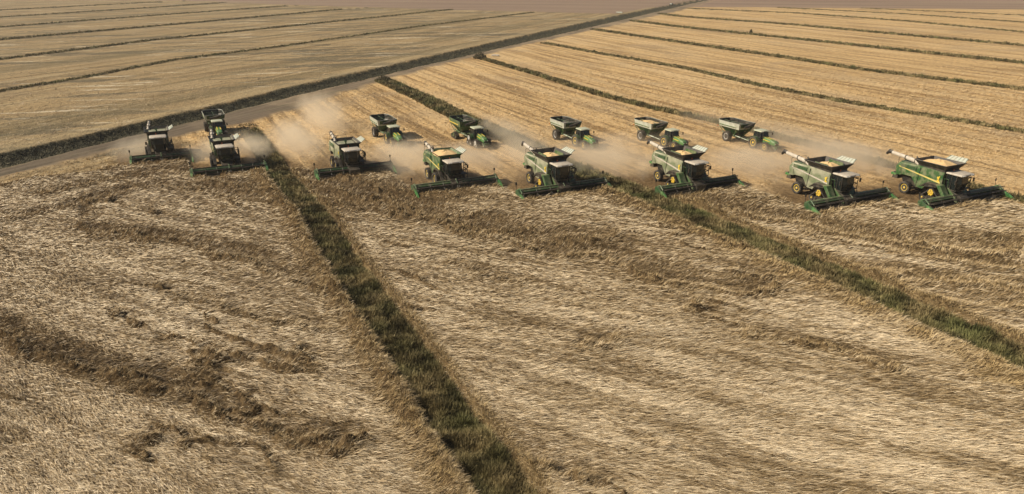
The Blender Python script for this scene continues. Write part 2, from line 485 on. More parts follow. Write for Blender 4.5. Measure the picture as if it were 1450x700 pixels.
def blades(name, mat, x, y, z, az, lift, length, width, tint, label, cat, bend=None, group=None):
    """one mesh of bent tapering blades: a quad and a tip triangle each"""
    n = len(x)
    dx, dy = np.sin(az) * np.cos(lift), np.cos(az) * np.cos(lift)
    dz = np.sin(lift)
    roll = RNG.uniform(-.8, .8, n)
    # side vector, rolled out of the horizontal
    sx, sy = np.cos(az), -np.sin(az)
    ux, uy, uz = -np.sin(az) * np.sin(lift), -np.cos(az) * np.sin(lift), np.cos(lift)
    wx = (sx * np.cos(roll) + ux * np.sin(roll)) * width * .5
    wy = (sy * np.cos(roll) + uy * np.sin(roll)) * width * .5
    wz = (uz * np.sin(roll)) * width * .5
    if bend is None:
        bend = np.zeros(n)
    P = np.zeros((n, 5, 3), np.float32)
    base = np.stack([x, y, z], -1); D = np.stack([dx, dy, dz], -1); W = np.stack([wx, wy, wz], -1)
    mid = base + D * (length * .55)[:, None]
    tip = base + D * length[:, None]; tip[:, 2] -= bend * length
    P[:, 0] = base - W * .8; P[:, 1] = base + W * .8; P[:, 2] = mid + W; P[:, 3] = mid - W; P[:, 4] = tip
    k = (np.arange(n) * 5)[:, None]
    li = np.concatenate([k + np.array([[0, 1, 2, 3]]), k + np.array([[3, 2, 4]])], 1).astype(np.int32)
    ls = np.stack([np.arange(n) * 7, np.arange(n) * 7 + 4], -1).reshape(-1).astype(np.int32)
    me = bpy.data.meshes.new(name)
    me.vertices.add(n * 5); me.vertices.foreach_set('co', P.ravel())
    me.loops.add(n * 7); me.loops.foreach_set('vertex_index', li.ravel())
    me.polygons.add(n * 2); me.polygons.foreach_set('loop_start', ls)
    me.update(calc_edges=True)
    at = me.color_attributes.new('tint', 'FLOAT_COLOR', 'POINT')
    c4 = np.ones((n, 5, 4), np.float32); c4[:, :, :3] = tint[:, None, :]
    at.data.foreach_set('color', c4.ravel())
    me.materials.append(mat)
    o = bpy.data.objects.new(name, me); COL.objects.link(o)
    o['kind'] = 'stuff'; o['label'] = label; o['category'] = cat
    if group:
        o['group'] = group
    return o


def lerp_cols(t, cols):
    cols = np.array(cols); t = np.clip(t, 0, .9999) * (len(cols) - 1)
    i = t.astype(int); f = (t - i)[:, None]
    return cols[i] * (1 - f) + cols[i + 1] * f


def scatter(n, dmin, dmax, tmax, power=1.0):
    """ground points, density falling with distance"""
    u = RNG.random(n)
    d = dmin * (dmax / dmin) ** (u ** power)
    t = RNG.uniform(-tmax, tmax, n)
    return t * d, d


def lodged(n, clo, chi, name, label):
    x, y = scatter(n, 31, 150, 1.0)
    c, s = c_s(x, y)
    k = (c > clo) & (c < chi) & (s > -130)
    x, y = x[k], y[k]
    z = zones(x, y); h = height(x, y, z)
    k = (z['U'] > .12)
    x, y, h = x[k], y[k], h[k]
    z = {a: (b[k] if np.shape(b) else b) for a, b in z.items()}
    n = len(x)
    d = np.hypot(x, y)
    lod = np.clip(d / 55, .62, 2.2)
    flow = 117 + 20 * noise(x / 26, y / 26, 100) + 16 * noise(x / 6, y / 6, 101) + RNG.normal(0, 13, n)
    la, lb = rot(x, y, 119)
    wv = 1.2 * noise(x / 9, y / 9, 102)
    streak = fbm(la / 9, (lb + wv) / .50, 4, 120) + .8 * fbm(la / 1.8, (lb + wv) / .11, 2, 126)
    up = np.clip(z['ridge'] * 1.1 + z['band'] * (.35 + .5 * sstep(62, 80, d)), 0, 1)
    # standing fringes along the levees
    f1 = np.exp(-((z['d1'] + 2.9) / 1.35) ** 2) * sstep(-1.2, -1.5, z['d1']) + .45 * np.exp(-((z['d1'] - 2.1) / .5) ** 2)
    f2 = np.exp(-((z['d2'] + 3.9) / 1.6) ** 2) * (z['d2'] < 0) + .6 * np.exp(-((z['d2'] - 3.0) / .9) ** 2)
    f3 = np.exp(-((z['d3'] + 2.0) / 1.0) ** 2)
    fe = np.exp(-((z['edge'] - .6) / .7) ** 2) * .8
    fr = np.maximum(np.maximum(f1, f2), np.maximum(f3, fe)) * (.55 + .45 * sstep(-.3, .3, noise(x / 2.5, y / 2.5, 105)))
    up = np.maximum(up, fr)
    lift = np.radians(np.clip(RNG.normal(11, 9, n) + up * RNG.uniform(15, 65, n), -4, 85))
    az = np.radians(flow + up * RNG.uniform(-90, 90, n))
    length = RNG.uniform(.38, .98, n) * (1 - .45 * up) * lod ** .15
    width = RNG.uniform(.010, .026, n) * lod
    zz = h + RNG.uniform(-.16, .10, n) * (1 - .3 * up) - .1 * up
    # tint: pale straw to brown panicles by patch, shading painted in, gold where it stands
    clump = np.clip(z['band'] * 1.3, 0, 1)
    t = .70 + .55 * z['patch'] + .36 * streak + RNG.normal(0, .24, n) + RNG.choice([-.5, 0, .25], n, p=[.20, .62, .18]) - .60 * clump * (.8 + .5 * noise(x / .9, y / .9, 111))  # bands paint in shading of turned straw; random dark blades paint dark gaps
    tint = lerp_cols(t, [(.105, .066, .024), (.23, .155, .068), (.40, .290, .148), (.61, .475, .29), (.83, .70, .49)])
    gold = lerp_cols(RNG.random(n), [(.24, .16, .06), (.46, .325, .14), (.68, .52, .27)])
    g = np.clip(fr * 1.1 + z['ridge'] * .6 + z['band'] * .4 * sstep(62, 80, d) * RNG.random(n), 0, 1)[:, None]
    tint = tint * (1 - g) + gold * g
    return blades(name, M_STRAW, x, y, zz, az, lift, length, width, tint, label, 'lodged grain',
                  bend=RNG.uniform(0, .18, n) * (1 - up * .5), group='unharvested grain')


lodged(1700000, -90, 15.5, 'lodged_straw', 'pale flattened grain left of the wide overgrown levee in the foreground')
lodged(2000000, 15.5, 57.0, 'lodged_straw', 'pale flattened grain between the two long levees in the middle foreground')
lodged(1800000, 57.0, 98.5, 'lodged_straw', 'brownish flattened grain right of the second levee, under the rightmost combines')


def levee_grass(i, hw, pts, n, left=False, olive=0.5, hgt=.8):
    seg = []
    for (x0, y0), (x1, y1) in zip(pts[:-1], pts[1:]):
        seg.append((x0, y0, x1, y1, math.hypot(x1 - x0, y1 - y0)))
    # sampling density falls with distance like the picture does
    P = []
    tot = sum(s[4] / max(35, math.hypot((s[0] + s[2]) / 2, (s[1] + s[3]) / 2)) ** 1.1 for s in seg)
    for x0, y0, x1, y1, L in seg:
        dm = max(35, math.hypot((x0 + x1) / 2, (y0 + y1) / 2))
        k = int(n * (L / dm ** 1.1) / tot)
        t = RNG.random(k)
        off = RNG.uniform(-.86, 1.15, k) * hw
        nx, ny = (y1 - y0) / L, -(x1 - x0) / L
        P.append(np.stack([x0 + (x1 - x0) * t + nx * off, y0 + (y1 - y0) * t + ny * off, off], -1))
    P = np.concatenate(P)
    x, y, off = P.T
    if len(x) == 0:
        return
    # stay inside the strip as the ground has it, thin out where the levee is bare
    z = zones(x, y)
    tuft = fbm(x / 1.6, y / 1.6, 3, 200 + i)
    keep = (z['lev'] > .15) & (RNG.random(len(x)) < np.clip(.75 + .9 * tuft, .25, 1))
    x, y = x[keep], y[keep]; tuft = tuft[keep]; off = off[keep]
    z = {a: (b[keep] if np.shape(b) else b) for a, b in z.items()}
    h = height(x, y, z)
    n = len(x); d = np.hypot(x, y); lod = np.clip(d / 55, .7, 7)
    az = RNG.uniform(0, 2 * np.pi, n)
    lift = np.radians(RNG.uniform(40, 86, n))
    length = RNG.uniform(.5, 1.15, n) * hgt * (1 + .5 * np.clip(tuft, -.5, .8))
    width = RNG.uniform(.018, .045, n) * lod
    zz = h - .05
    t = .5 + .9 * fbm(x / 2.5, y / 2.5, 3, 230 + i) + RNG.normal(0, .22, n)
    brown = lerp_cols(t, [(.065, .051, .021), (.135, .106, .045), (.235, .186, .085), (.37, .295, .145)])
    green = lerp_cols(t, [(.040, .043, .014), (.078, .084, .027), (.13, .135, .046), (.20, .195, .075)])
    w = np.clip(olive + .9 * noise(x / 3.5, y / 3.5, 240 + i), 0, 1)[:, None]
    tint = brown * (1 - w) + green * w
    return blades('levee_grass', M_GRASS, x, y, zz, az, lift, length, width, tint,
                  LEVEE_LABELS[i], 'levee grass', bend=RNG.uniform(0, .25, n), group='grassy levees between the fields')


def fringe(hw, pts, n, side, label):
    P = []
    for (x0, y0), (x1, y1) in zip(pts[:-1], pts[1:]):
        L = math.hypot(x1 - x0, y1 - y0); dm = max(35, math.hypot((x0 + x1) / 2, (y0 + y1) / 2))
        k = int(n * L / dm)
        t = RNG.random(k); off = side * (hw + RNG.uniform(-.12, .9, k))
        nx, ny = (y1 - y0) / L, -(x1 - x0) / L
        P.append(np.stack([x0 + (x1 - x0) * t + nx * off, y0 + (y1 - y0) * t + ny * off], -1))
    x, y = np.concatenate(P).T
    z = zones(x, y); h = height(x, y, z)
    k = (z['edge'] > 0) & (RNG.random(len(x)) < .6 + .8 * noise(x / 1.5, y / 1.5, 501))
    x, y, h = x[k], y[k], h[k]; n = len(x)
    d = np.hypot(x, y); lod = np.clip(d / 55, .62, 2.2)
    tint = lerp_cols(RNG.random(n) * .9 + .25 * noise(x, y, 500), [(.10, .066, .026), (.22, .15, .062), (.40, .29, .13), (.62, .48, .26)])
    blades('standing_straw', M_STRAW, x, y, h - .1, RNG.uniform(0, 6.28, n), np.radians(RNG.uniform(10, 80, n)), RNG.uniform(.3, .75, n),
           RNG.uniform(.014, .036, n) * lod, tint, label, 'standing grain', bend=RNG.uniform(0, .5, n), group='unharvested grain')


fringe(1.7, LEVEES[0][1], 26000, -1, 'golden upright stalks along the left edge of the wide foreground levee')
fringe(1.7, LEVEES[0][1], 26000, 1, 'ragged stalks along the right edge of the wide foreground levee')
fringe(2.4, LEVEES[1][1], 26000, -1, 'golden upright stalks along the near edge of the second levee')
fringe(2.4, LEVEES[1][1], 26000, 1, 'ragged stalks along the far edge of the second levee')

LEVEE_LABELS = [
    'wide dark overgrown levee running down the foreground between flattened fields',
    'long grassy levee with golden fringe crossing from centre to right edge',
    'low hazy grassy levee just behind the rightmost combine',
    'sparse scrubby levee, first one beyond the row of grain carts at right',
    'thick olive grass levee, second beyond the grain carts at right',
    'dark green grass levee, third beyond the grain carts at right',
    'thin dark grass levee, fourth beyond the grain carts at right',
    'thin grass levee, fifth beyond the grain carts at right',
    'very thin grass levee near the far end of the right field',
    'faint grass levee farthest away at the top right corner',
    'dark grass levee in left field, nearest to the ditch',
    'dark grass levee in left field, second from the ditch',
    'dark grass levee in left field, third from the ditch',
    'thin grass levee in left field, fourth from the ditch',
    'thin grass levee in left field, fifth from the ditch',
    'faint grass levee farthest away at the top left corner',
]
counts = [230000, 240000, 60000, 40000, 44000, 36000, 28000, 18000, 12000, 8000]
for i, (hw, pts) in enumerate(LEVEES):
    levee_grass(i, hw, pts, counts[i], olive=[.32, .4, .35, .2, .3, .4, .35, .35, .3, .3][i],
                hgt=[.75, .75, .8, .5, .75, .9, .85, .7, .6, .6][i])
for j, (hw, pts) in enumerate(LEFT_LEVEES):
    levee_grass(10 + j, hw, pts, [22000, 18000, 14000, 10000, 8000, 6000][j], olive=.4, hgt=[.6, .8, .9, .9, .9, .9][j])


def ditch_grass():
    n = 90000
    q0, q1 = 60.0, 700.0
    u = RNG.random(n)
    q = q0 * (q1 / q0) ** (u ** 1.15)
    a, b = np.interp(q, *_lt[0]), np.interp(q, *_lt[1])
    v = RNG.random(n)
    r = a + (b - a) * v
    s24, c24 = math.sin(math.radians(24)), math.cos(math.radians(24))
    x = q * s24 + r * c24; y = q * c24 - r * s24
    z = zones(x, y); h = height(x, y, z)
    k = z['ditch'] > .4
    x, y, h, v = x[k], y[k], h[k], v[k]
    n = len(x); d = np.hypot(x, y); lod = np.clip(d / 70, 1, 4)
    t = .4 + .9 * fbm(x / 4, y / 4, 3, 300) + RNG.normal(0, .25, n)
    tint = lerp_cols(t, [(.040, .037, .021), (.066, .061, .034), (.095, .087, .048), (.15, .13, .075)])
    blades('ditch_grass', M_GRASS, x, y, h - .03, RNG.uniform(0, 6.28, n), np.radians(RNG.uniform(5, 50, n)),
           RNG.uniform(.15, .4, n), RNG.uniform(.03, .06, n) * lod, tint,
           'dark green grass filling the drainage ditch along the dirt road', 'ditch grass', bend=RNG.uniform(0, .3, n))


ditch_grass()


def stubble():
    n = 300000
    x, y = scatter(n, 84, 230, .8, .85)
    k = RNG.random(n) < sstep(230, 130, y) + .05
    x, y = x[k], y[k]; n = len(x)
    z = zones(x, y)
    c, s = z['c'], z['s']
    cl = fbm(x / 2.2, y / 2.2, 4, 84) + .5 * fbm(c / 1.7, s / 30, 3, 82)
    k = (z['U'] < .3) & (z['lev'] < .3) & (z['ditch'] < .2) & (z['far'] < .3) & (RNG.random(n) < np.clip(.45 + .8 * cl, .06, 1)) & (z['road'] < .5) & (RNG.random(n) > z['fresh'] * 1.3) & (RNG.random(n) > z['left'] * .75)
    x, y, cl = x[k], y[k], cl[k]
    z = {a: (b[k] if np.shape(b) else b) for a, b in z.items()}
    h = height(x, y, z)
    n = len(x); d = np.hypot(x, y); lod = np.clip(d / 55, 1, 6)
    t = .55 + .3 * cl + RNG.normal(0, .25, n) - .7 * z['fresh'] - .6 * np.maximum(z['left'], .4 * z['verge'])
    tint = lerp_cols(t, [(.25, .165, .075), (.42, .295, .145), (.57, .42, .225), (.70, .54, .32)])
    az = np.where(z['left'] > .5, math.radians(24), H_) + RNG.normal(0, .8, n)
    blades('cut_stubble', M_STRAW, x, y, h - .03, az, np.radians(RNG.uniform(2, 40, n)), RNG.uniform(.2, .5, n) * lod ** .5,
           RNG.uniform(.015, .035, n) * lod, tint, 'loose golden chaff and cut stubble strewn over the harvested ground', 'stubble',
           bend=RNG.uniform(0, .2, n))


stubble()

#VEHICLES#
# ------------------------------------------------------------------ machine materials
def paint(name, col, rough=.35, dust=.35, dcol=(.42, .33, .22), scale=1.3, metallic=0.0):
    """painted sheet metal with dust caught in patches and on upward faces"""
    m, nt, b = new_mat(name)
    geo = nt.nodes.new('ShaderNodeNewGeometry')
    tc = nt.nodes.new('ShaderNodeTexCoord')
    n1 = noise_tex(nt, tc.outputs['Object'], scale, 5, .65)
    sp = nt.nodes.new('ShaderNodeSeparateXYZ'); nt.links.new(geo.outputs['Normal'], sp.inputs[0])
    upf = mth(nt, 'MULTIPLY', mth(nt, 'MAXIMUM', sp.outputs[2], 0.0), .35)
    f = mth(nt, 'ADD', mth(nt, 'MULTIPLY', ramp(nt, n1, .38, .66), dust), mth(nt, 'MULTIPLY', upf, dust))
    nt.links.new(mixc(nt, f, col, dcol), b.inputs['Base Color'])
    r = nt.nodes.new('ShaderNodeMapRange'); nt.links.new(f, r.inputs[0])
    r.inputs[3].default_value = rough; r.inputs[4].default_value = .8
    nt.links.new(r.outputs[0], b.inputs['Roughness'])
    b.inputs['Metallic'].default_value = metallic
    return m


MT = {
    'green': paint('green_paint', (.030, .095, .028), .32, .42, (.36, .31, .20)),
    'green_pale': paint('dusty_sheen_green_paint', (.155, .185, .105), .32, .75, (.40, .37, .27), .6),  # pale sheen of sunlit sides put into the dusty paint colour
    'green_dark': paint('dark_green_paint', (.012, .060, .018), .40, .18),
    'bright': paint('bright_green_plastic', (.035, .17, .04), .3, .2),
    'yellow': paint('yellow_paint', (.68, .48, .05), .35, .3),
    'stripe': paint('faded_yellow_stripe', (.60, .50, .14), .4, .45),
    'silver': paint('silver_rim_paint', (.55, .56, .54), .35, .25),
    'black': paint('black_steel', (.014, .014, .013), .5, .16),
    'rubber': paint('tyre_rubber', (.018, .017, .016), .75, .40, (.20, .16, .115), 2.2),
    'beige': paint('dusty_roof_panel', (.50, .46, .39), .5, .55, (.33, .27, .20), 2.5),
    'white': paint('white_cover_panel', (.42, .47, .41), .45, .4),
    'cart_white': paint('pale_cart_panel', (.46, .49, .42), .28, .6, (.27, .27, .20), 1.1),
    'rim_grey': paint('galvanised_rim', (.22, .24, .20), .4, .3),
    'grain': paint('grain', (.58, .38, .16), .8, .4, (.74, .56, .32), 3.0),
    'orange': paint('orange_marker', (.8, .16, .04), .4, .1),
    'rack': paint('louvre_panel', (.03, .07, .035), .45, .2),
}
_g, _nt, _b = new_mat('tinted_cab_glass')
_b.inputs['Base Color'].default_value = (.012, .016, .016, 1); _b.inputs['Roughness'].default_value = .12
_b.inputs['Specular IOR Level'].default_value = .5
MT['glass'] = _g
_g, _nt, _b = new_mat('lamp_lens')
_b.inputs['Base Color'].default_value = (.8, .8, .75, 1); _b.inputs['Roughness'].default_value = .15
MT['lens'] = _g


# ------------------------------------------------------------------ mesh helpers (vehicle frame: +y ahead, +x right, z up)
STRETCH = [1.0]


class MB:
    def __init__(self):
        self.v = []; self.f = []

    def add(self, vs, fs):
        k = len(self.v)
        self.v += [tuple(v) for v in vs]
        self.f += [tuple(i + k for i in f) for f in fs]
        return self

    def box(self, x0, x1, y0, y1, z0, z1):
        return self.loft([(x0, x1, y0, y1, z0), (x0, x1, y0, y1, z1)])

    def loft(self, rings, cap0=True, cap1=True):
        """stack of rectangles (x0,x1,y0,y1,z)"""
        vs = []
        for x0, x1, y0, y1, z in rings:
            vs += [(x0, y0, z), (x1, y0, z), (x1, y1, z), (x0, y1, z)]
        fs = []
        for k in range(len(rings) - 1):
            a = 4 * k
            for i in range(4):
                j = (i + 1) % 4
                fs.append((a + i, a + j, a + 4 + j, a + 4 + i))
        if cap0:
            fs.append((3, 2, 1, 0))
        if cap1:
            a = 4 * (len(rings) - 1)
            fs.append((a, a + 1, a + 2, a + 3))
        return self.add(vs, fs)

    def poly_loft(self, rings, cap0=True, cap1=True):
        """rings of equal numbers of points"""
        n = len(rings[0]); vs = [p for r in rings for p in r]; fs = []
        for k in range(len(rings) - 1):
            for i in range(n):
                j = (i + 1) % n
                fs.append((k * n + i, k * n + j, (k + 1) * n + j, (k + 1) * n + i))
        if cap0:
            fs.append(tuple(reversed(range(n))))
        if cap1:
            fs.append(tuple(range((len(rings) - 1) * n, len(rings) * n)))
        return self.add(vs, fs)

    def prism(self, prof, x0, x1, inset=None):
        """profile of (y,z) extruded along x"""
        return self.poly_loft([[(x0, y, z) for y, z in prof], [(x1, y, z) for y, z in prof]])

    def cyl(self, c, r, x0, x1, n=20, r2=None):
        """cylinder along x"""
        r2 = r if r2 is None else r2
        ring = lambda x, q: [(x, c[0] + q * math.cos(2 * math.pi * i / n), c[1] + q * math.sin(2 * math.pi * i / n)) for i in range(n)]
        return self.poly_loft([ring(x0, r), ring(x1, r2)])

    def lathe(self, c, prof, n=24):
        """profile of (x, radius) turned about the x axis"""
        rings = [[(x, c[0] + q * math.cos(2 * math.pi * i / n), c[1] + q * math.sin(2 * math.pi * i / n)) for i in range(n)] for x, q in prof]
        return self.poly_loft(rings)

    def tube(self, pts, r, n=8):
        pts = [Vector(p) for p in pts]
        if not isinstance(r, (list, tuple)):
            r = [r] * len(pts)
        rings = []
        for k, p in enumerate(pts):
            d = (pts[min(k + 1, len(pts) - 1)] - pts[max(k - 1, 0)]).normalized()
            a = d.orthogonal().normalized() if abs(d.z) > .99 else d.cross(Vector((0, 0, 1))).normalized()
            b = d.cross(a).normalized()
            rings.append([tuple(p + a * r[k] * math.cos(2 * math.pi * i / n) + b * r[k] * math.sin(2 * math.pi * i / n)) for i in range(n)])
        return self.poly_loft(rings)

    def quad_slab(self, p, t):
        """a four cornered panel with thickness t"""
        a, b, c, d = [Vector(q) for q in p]
        nrm = (b - a).cross(d - a).normalized() * t
        return self.poly_loft([[tuple(q) for q in (a, b, c, d)], [tuple(q + nrm) for q in (a, b, c, d)]])

    def build(self, name, mat, parent=None, bevel=0.0, smooth=False, label=None):
        me = bpy.data.meshes.new(name)
        if STRETCH[0] != 1:          # machines stand taller than first drawn
            self.v = [(x, y, z if z < 1.3 else 1.3 + (z - 1.3) * STRETCH[0]) for x, y, z in self.v]
        me.from_pydata(self.v, [], self.f)
        bm = bmesh.new(); bm.from_mesh(me)
        bmesh.ops.recalc_face_normals(bm, faces=bm.faces)
        if bevel:
            es = [e for e in bm.edges if len(e.link_faces) == 2 and e.calc_face_angle(0) > .5]
            bmesh.ops.bevel(bm, geom=es, offset=bevel, segments=2, profile=.6, affect='EDGES', clamp_overlap=True)
        bm.to_mesh(me); bm.free()
        if smooth:
            me.shade_smooth()
            for e in me.edges:
                pass
            me.set_sharp_from_angle(angle=math.radians(38))
        me.materials.append(MT[mat])
        o = bpy.data.objects.new(name, me); COL.objects.link(o)
        if parent:
            o.parent = parent
        if label:
            o['label'] = label
        return o


def thing(name, label, cat, group=None):
    o = bpy.data.objects.new(name, None); COL.objects.link(o)
    o.empty_display_size = .5
    o['label'] = label; o['category'] = cat
    if group:
        o['group'] = group
    return o


def put(root, c, s, heading=HEAD, z=.05):
    x, y = from_cs(c, s)
    root.location = (x, y, z); root.rotation_euler = (0, 0, -math.radians(heading))


def wheel(parent, x, y, R, w, rim='yellow', name='wheel', side=1, rimr=.52):
    """tyre with lugs, and a dished rim as its child; side = +1 outer face to +x"""
    t = MB()
    h = w / 2
    t.lathe((y, R), [(x - h * .55, R * .60), (x - h, R * .72), (x - h, R * .88), (x - h * .8, R * .965), (x, R * .985), (x + h * .8, R * .965), (x + h, R * .88), (x + h, R * .72), (x + h * .55, R * .60)], 32)
    n = 22
    for i in range(n):
        for sd in (-1, 1):
            a0 = 2 * math.pi * (i + (.5 if sd > 0 else 0)) / n
            a1 = a0 + .16
            p = []
            for rr in (R * .93, R * 1.01):
                for xx, a in ((x, a0 + .13), (x + sd * h * .98, a0), (x + sd * h * .98, a0 + .10), (x, a0 + .22)):
                    p.append((xx, y + rr * math.cos(a), R + rr * math.sin(a)))
            t.add(p, [(0, 1, 2, 3), (7, 6, 5, 4), (0, 4, 5, 1), (1, 5, 6, 2), (2, 6, 7, 3), (3, 7, 4, 0)])
    o = t.build(name, 'rubber', parent, smooth=True)
    r = MB()
    q = R * rimr * 1.14
    xo = x + side * h * .62
    xi = x + side * h * .15
    prof = [(x - side * h * .5, q), (xo, q), (xo, q * .88), (xi, q * .70), (xi, q * .42), (xi + side * .08, q * .36), (xi + side * .14, q * .30), (xi + side * .14, q * .05)]
    r.lathe((y, R), prof, 24)
    for i in range(8):
        a = 2 * math.pi * i / 8
        cy, cz = y + q * .52 * math.cos(a), R + q * .52 * math.sin(a)
        r.cyl((cy, cz), .035, xi, xi + side * .05, 6)
    r.build('rim', rim, o, smooth=True)
    return o


def track_unit(parent, x, name='track', L=3.0, Ht=1.75, w=.8, side=1, y=0.0, rim='yellow'):
    """triangular rubber track: belt with lugs, drive wheel, idlers and rollers"""
    rI = .40
    pts = []
    cs_ = [(-L / 2 + rI, rI + .02, rI), (L / 2 - rI, rI + .02, rI), (.05, Ht - .46, .46)]

    def arc(c, a0, a1, k):
        return [(y + c[0] + c[2] * math.cos(a0 + (a1 - a0) * i / k), c[1] + c[2] * math.sin(a0 + (a1 - a0) * i / k)) for i in range(k + 1)]
    outl = arc(cs_[0], math.radians(145), math.radians(270), 6) + arc(cs_[1], math.radians(270), math.radians(400), 6) + arc(cs_[2], math.radians(40), math.radians(145), 6)
    cy = sum(p[0] for p in outl) / len(outl); cz = sum(p[1] for p in outl) / len(outl)
    inn = [(cy + (a - cy) * .87, cz + (b - cz) * .86) for a, b in outl]
    t = MB(); n = len(outl)
    x0, x1 = x - w / 2, x + w / 2
    vs = [(x0, a, b) for a, b in outl] + [(x1, a, b) for a, b in outl] + [(x0, a, b) for a, b in inn] + [(x1, a, b) for a, b in inn]
    fs = []
    for i in range(n):
        j = (i + 1) % n
        fs += [(i, j, n + j, n + i), (2 * n + j, 2 * n + i, 3 * n + i, 3 * n + j), (n + i, n + j, 3 * n + j, 3 * n + i), (j, i, 2 * n + i, 2 * n + j)]
    t.add(vs, fs)
    # lugs along the belt
    per = []
    for i in range(n):
        a, b = outl[i], outl[(i + 1) % n]
        k = max(1, int(math.hypot(b[0] - a[0], b[1] - a[1]) / .17))
        for q in range(k):
            u = (q + .5) / k
            per.append((a[0] + (b[0] - a[0]) * u, a[1] + (b[1] - a[1]) * u, b[0] - a[0], b[1] - a[1]))
    for a, b, dx, dz in per:
        L_ = math.hypot(dx, dz) or 1; ex, ez = dx / L_ * .04, dz / L_ * .04; nx, nz = dz / L_ * .045, -dx / L_ * .045
        p = [(a - ex, b - ez), (a + ex, b + ez), (a + ex + nx, b + ez + nz), (a - ex + nx, b - ez + nz)]
        t.poly_loft([[(x0 + .03, *q) for q in p], [(x1 - .03, *q) for q in p]])
    o = t.build(name, 'rubber', parent)
    for c in cs_:
        wl = MB(); r = c[2] - .09
        if c is cs_[2]:
            wl.lathe((y + c[0], c[1]), [(x - .2, r), (x + side * w * .5, r), (x + side * (w * .5 + .02), r * .8), (x + side * w * .42, r * .7), (x + side * w * .42, r * .3), (x + side * (w * .5 + .06), r * .25), (x + side * (w * .5 + .06), .02)], 12)
            for i in range(6):
                a = i * math.pi / 3
                wl.cyl((y + c[0] + r * .8 * math.cos(a), c[1] + r * .8 * math.sin(a)), .09, x + side * w * .48, x + side * (w * .5 + .07), 8)
            wl.build('drive_wheel', rim, o, smooth=True)
        else:
            wl.lathe((y + c[0], c[1]), [(x - side * .3, r), (x + side * w * .46, r), (x + side * w * .46, r * .6), (x + side * w * .38, r * .5), (x + side * w * .38, .02)], 16)
            wl.build('idler_wheel', 'black', o, smooth=True)
            hb = MB().cyl((y + c[0], c[1]), .11, x + side * w * .38, x + side * w * .49, 10)
            hb.build('idler_hub', rim, o, smooth=True)
    ro = MB()
    for yy in (-.55, 0, .55):
        ro.cyl((y + yy, .26), .19, x - side * .3, x + side * w * .45, 12)
    ro.build('rollers', 'black', o, smooth=True)
    fr = MB().prism([(y - L / 2 + .5, .42), (y + L / 2 - .5, .42), (y + .3, Ht * .55), (y - .2, Ht * .55)], x - .1, x + side * w * .36)
    fr.build('track_frame', 'black', o, bevel=.02)
    return o


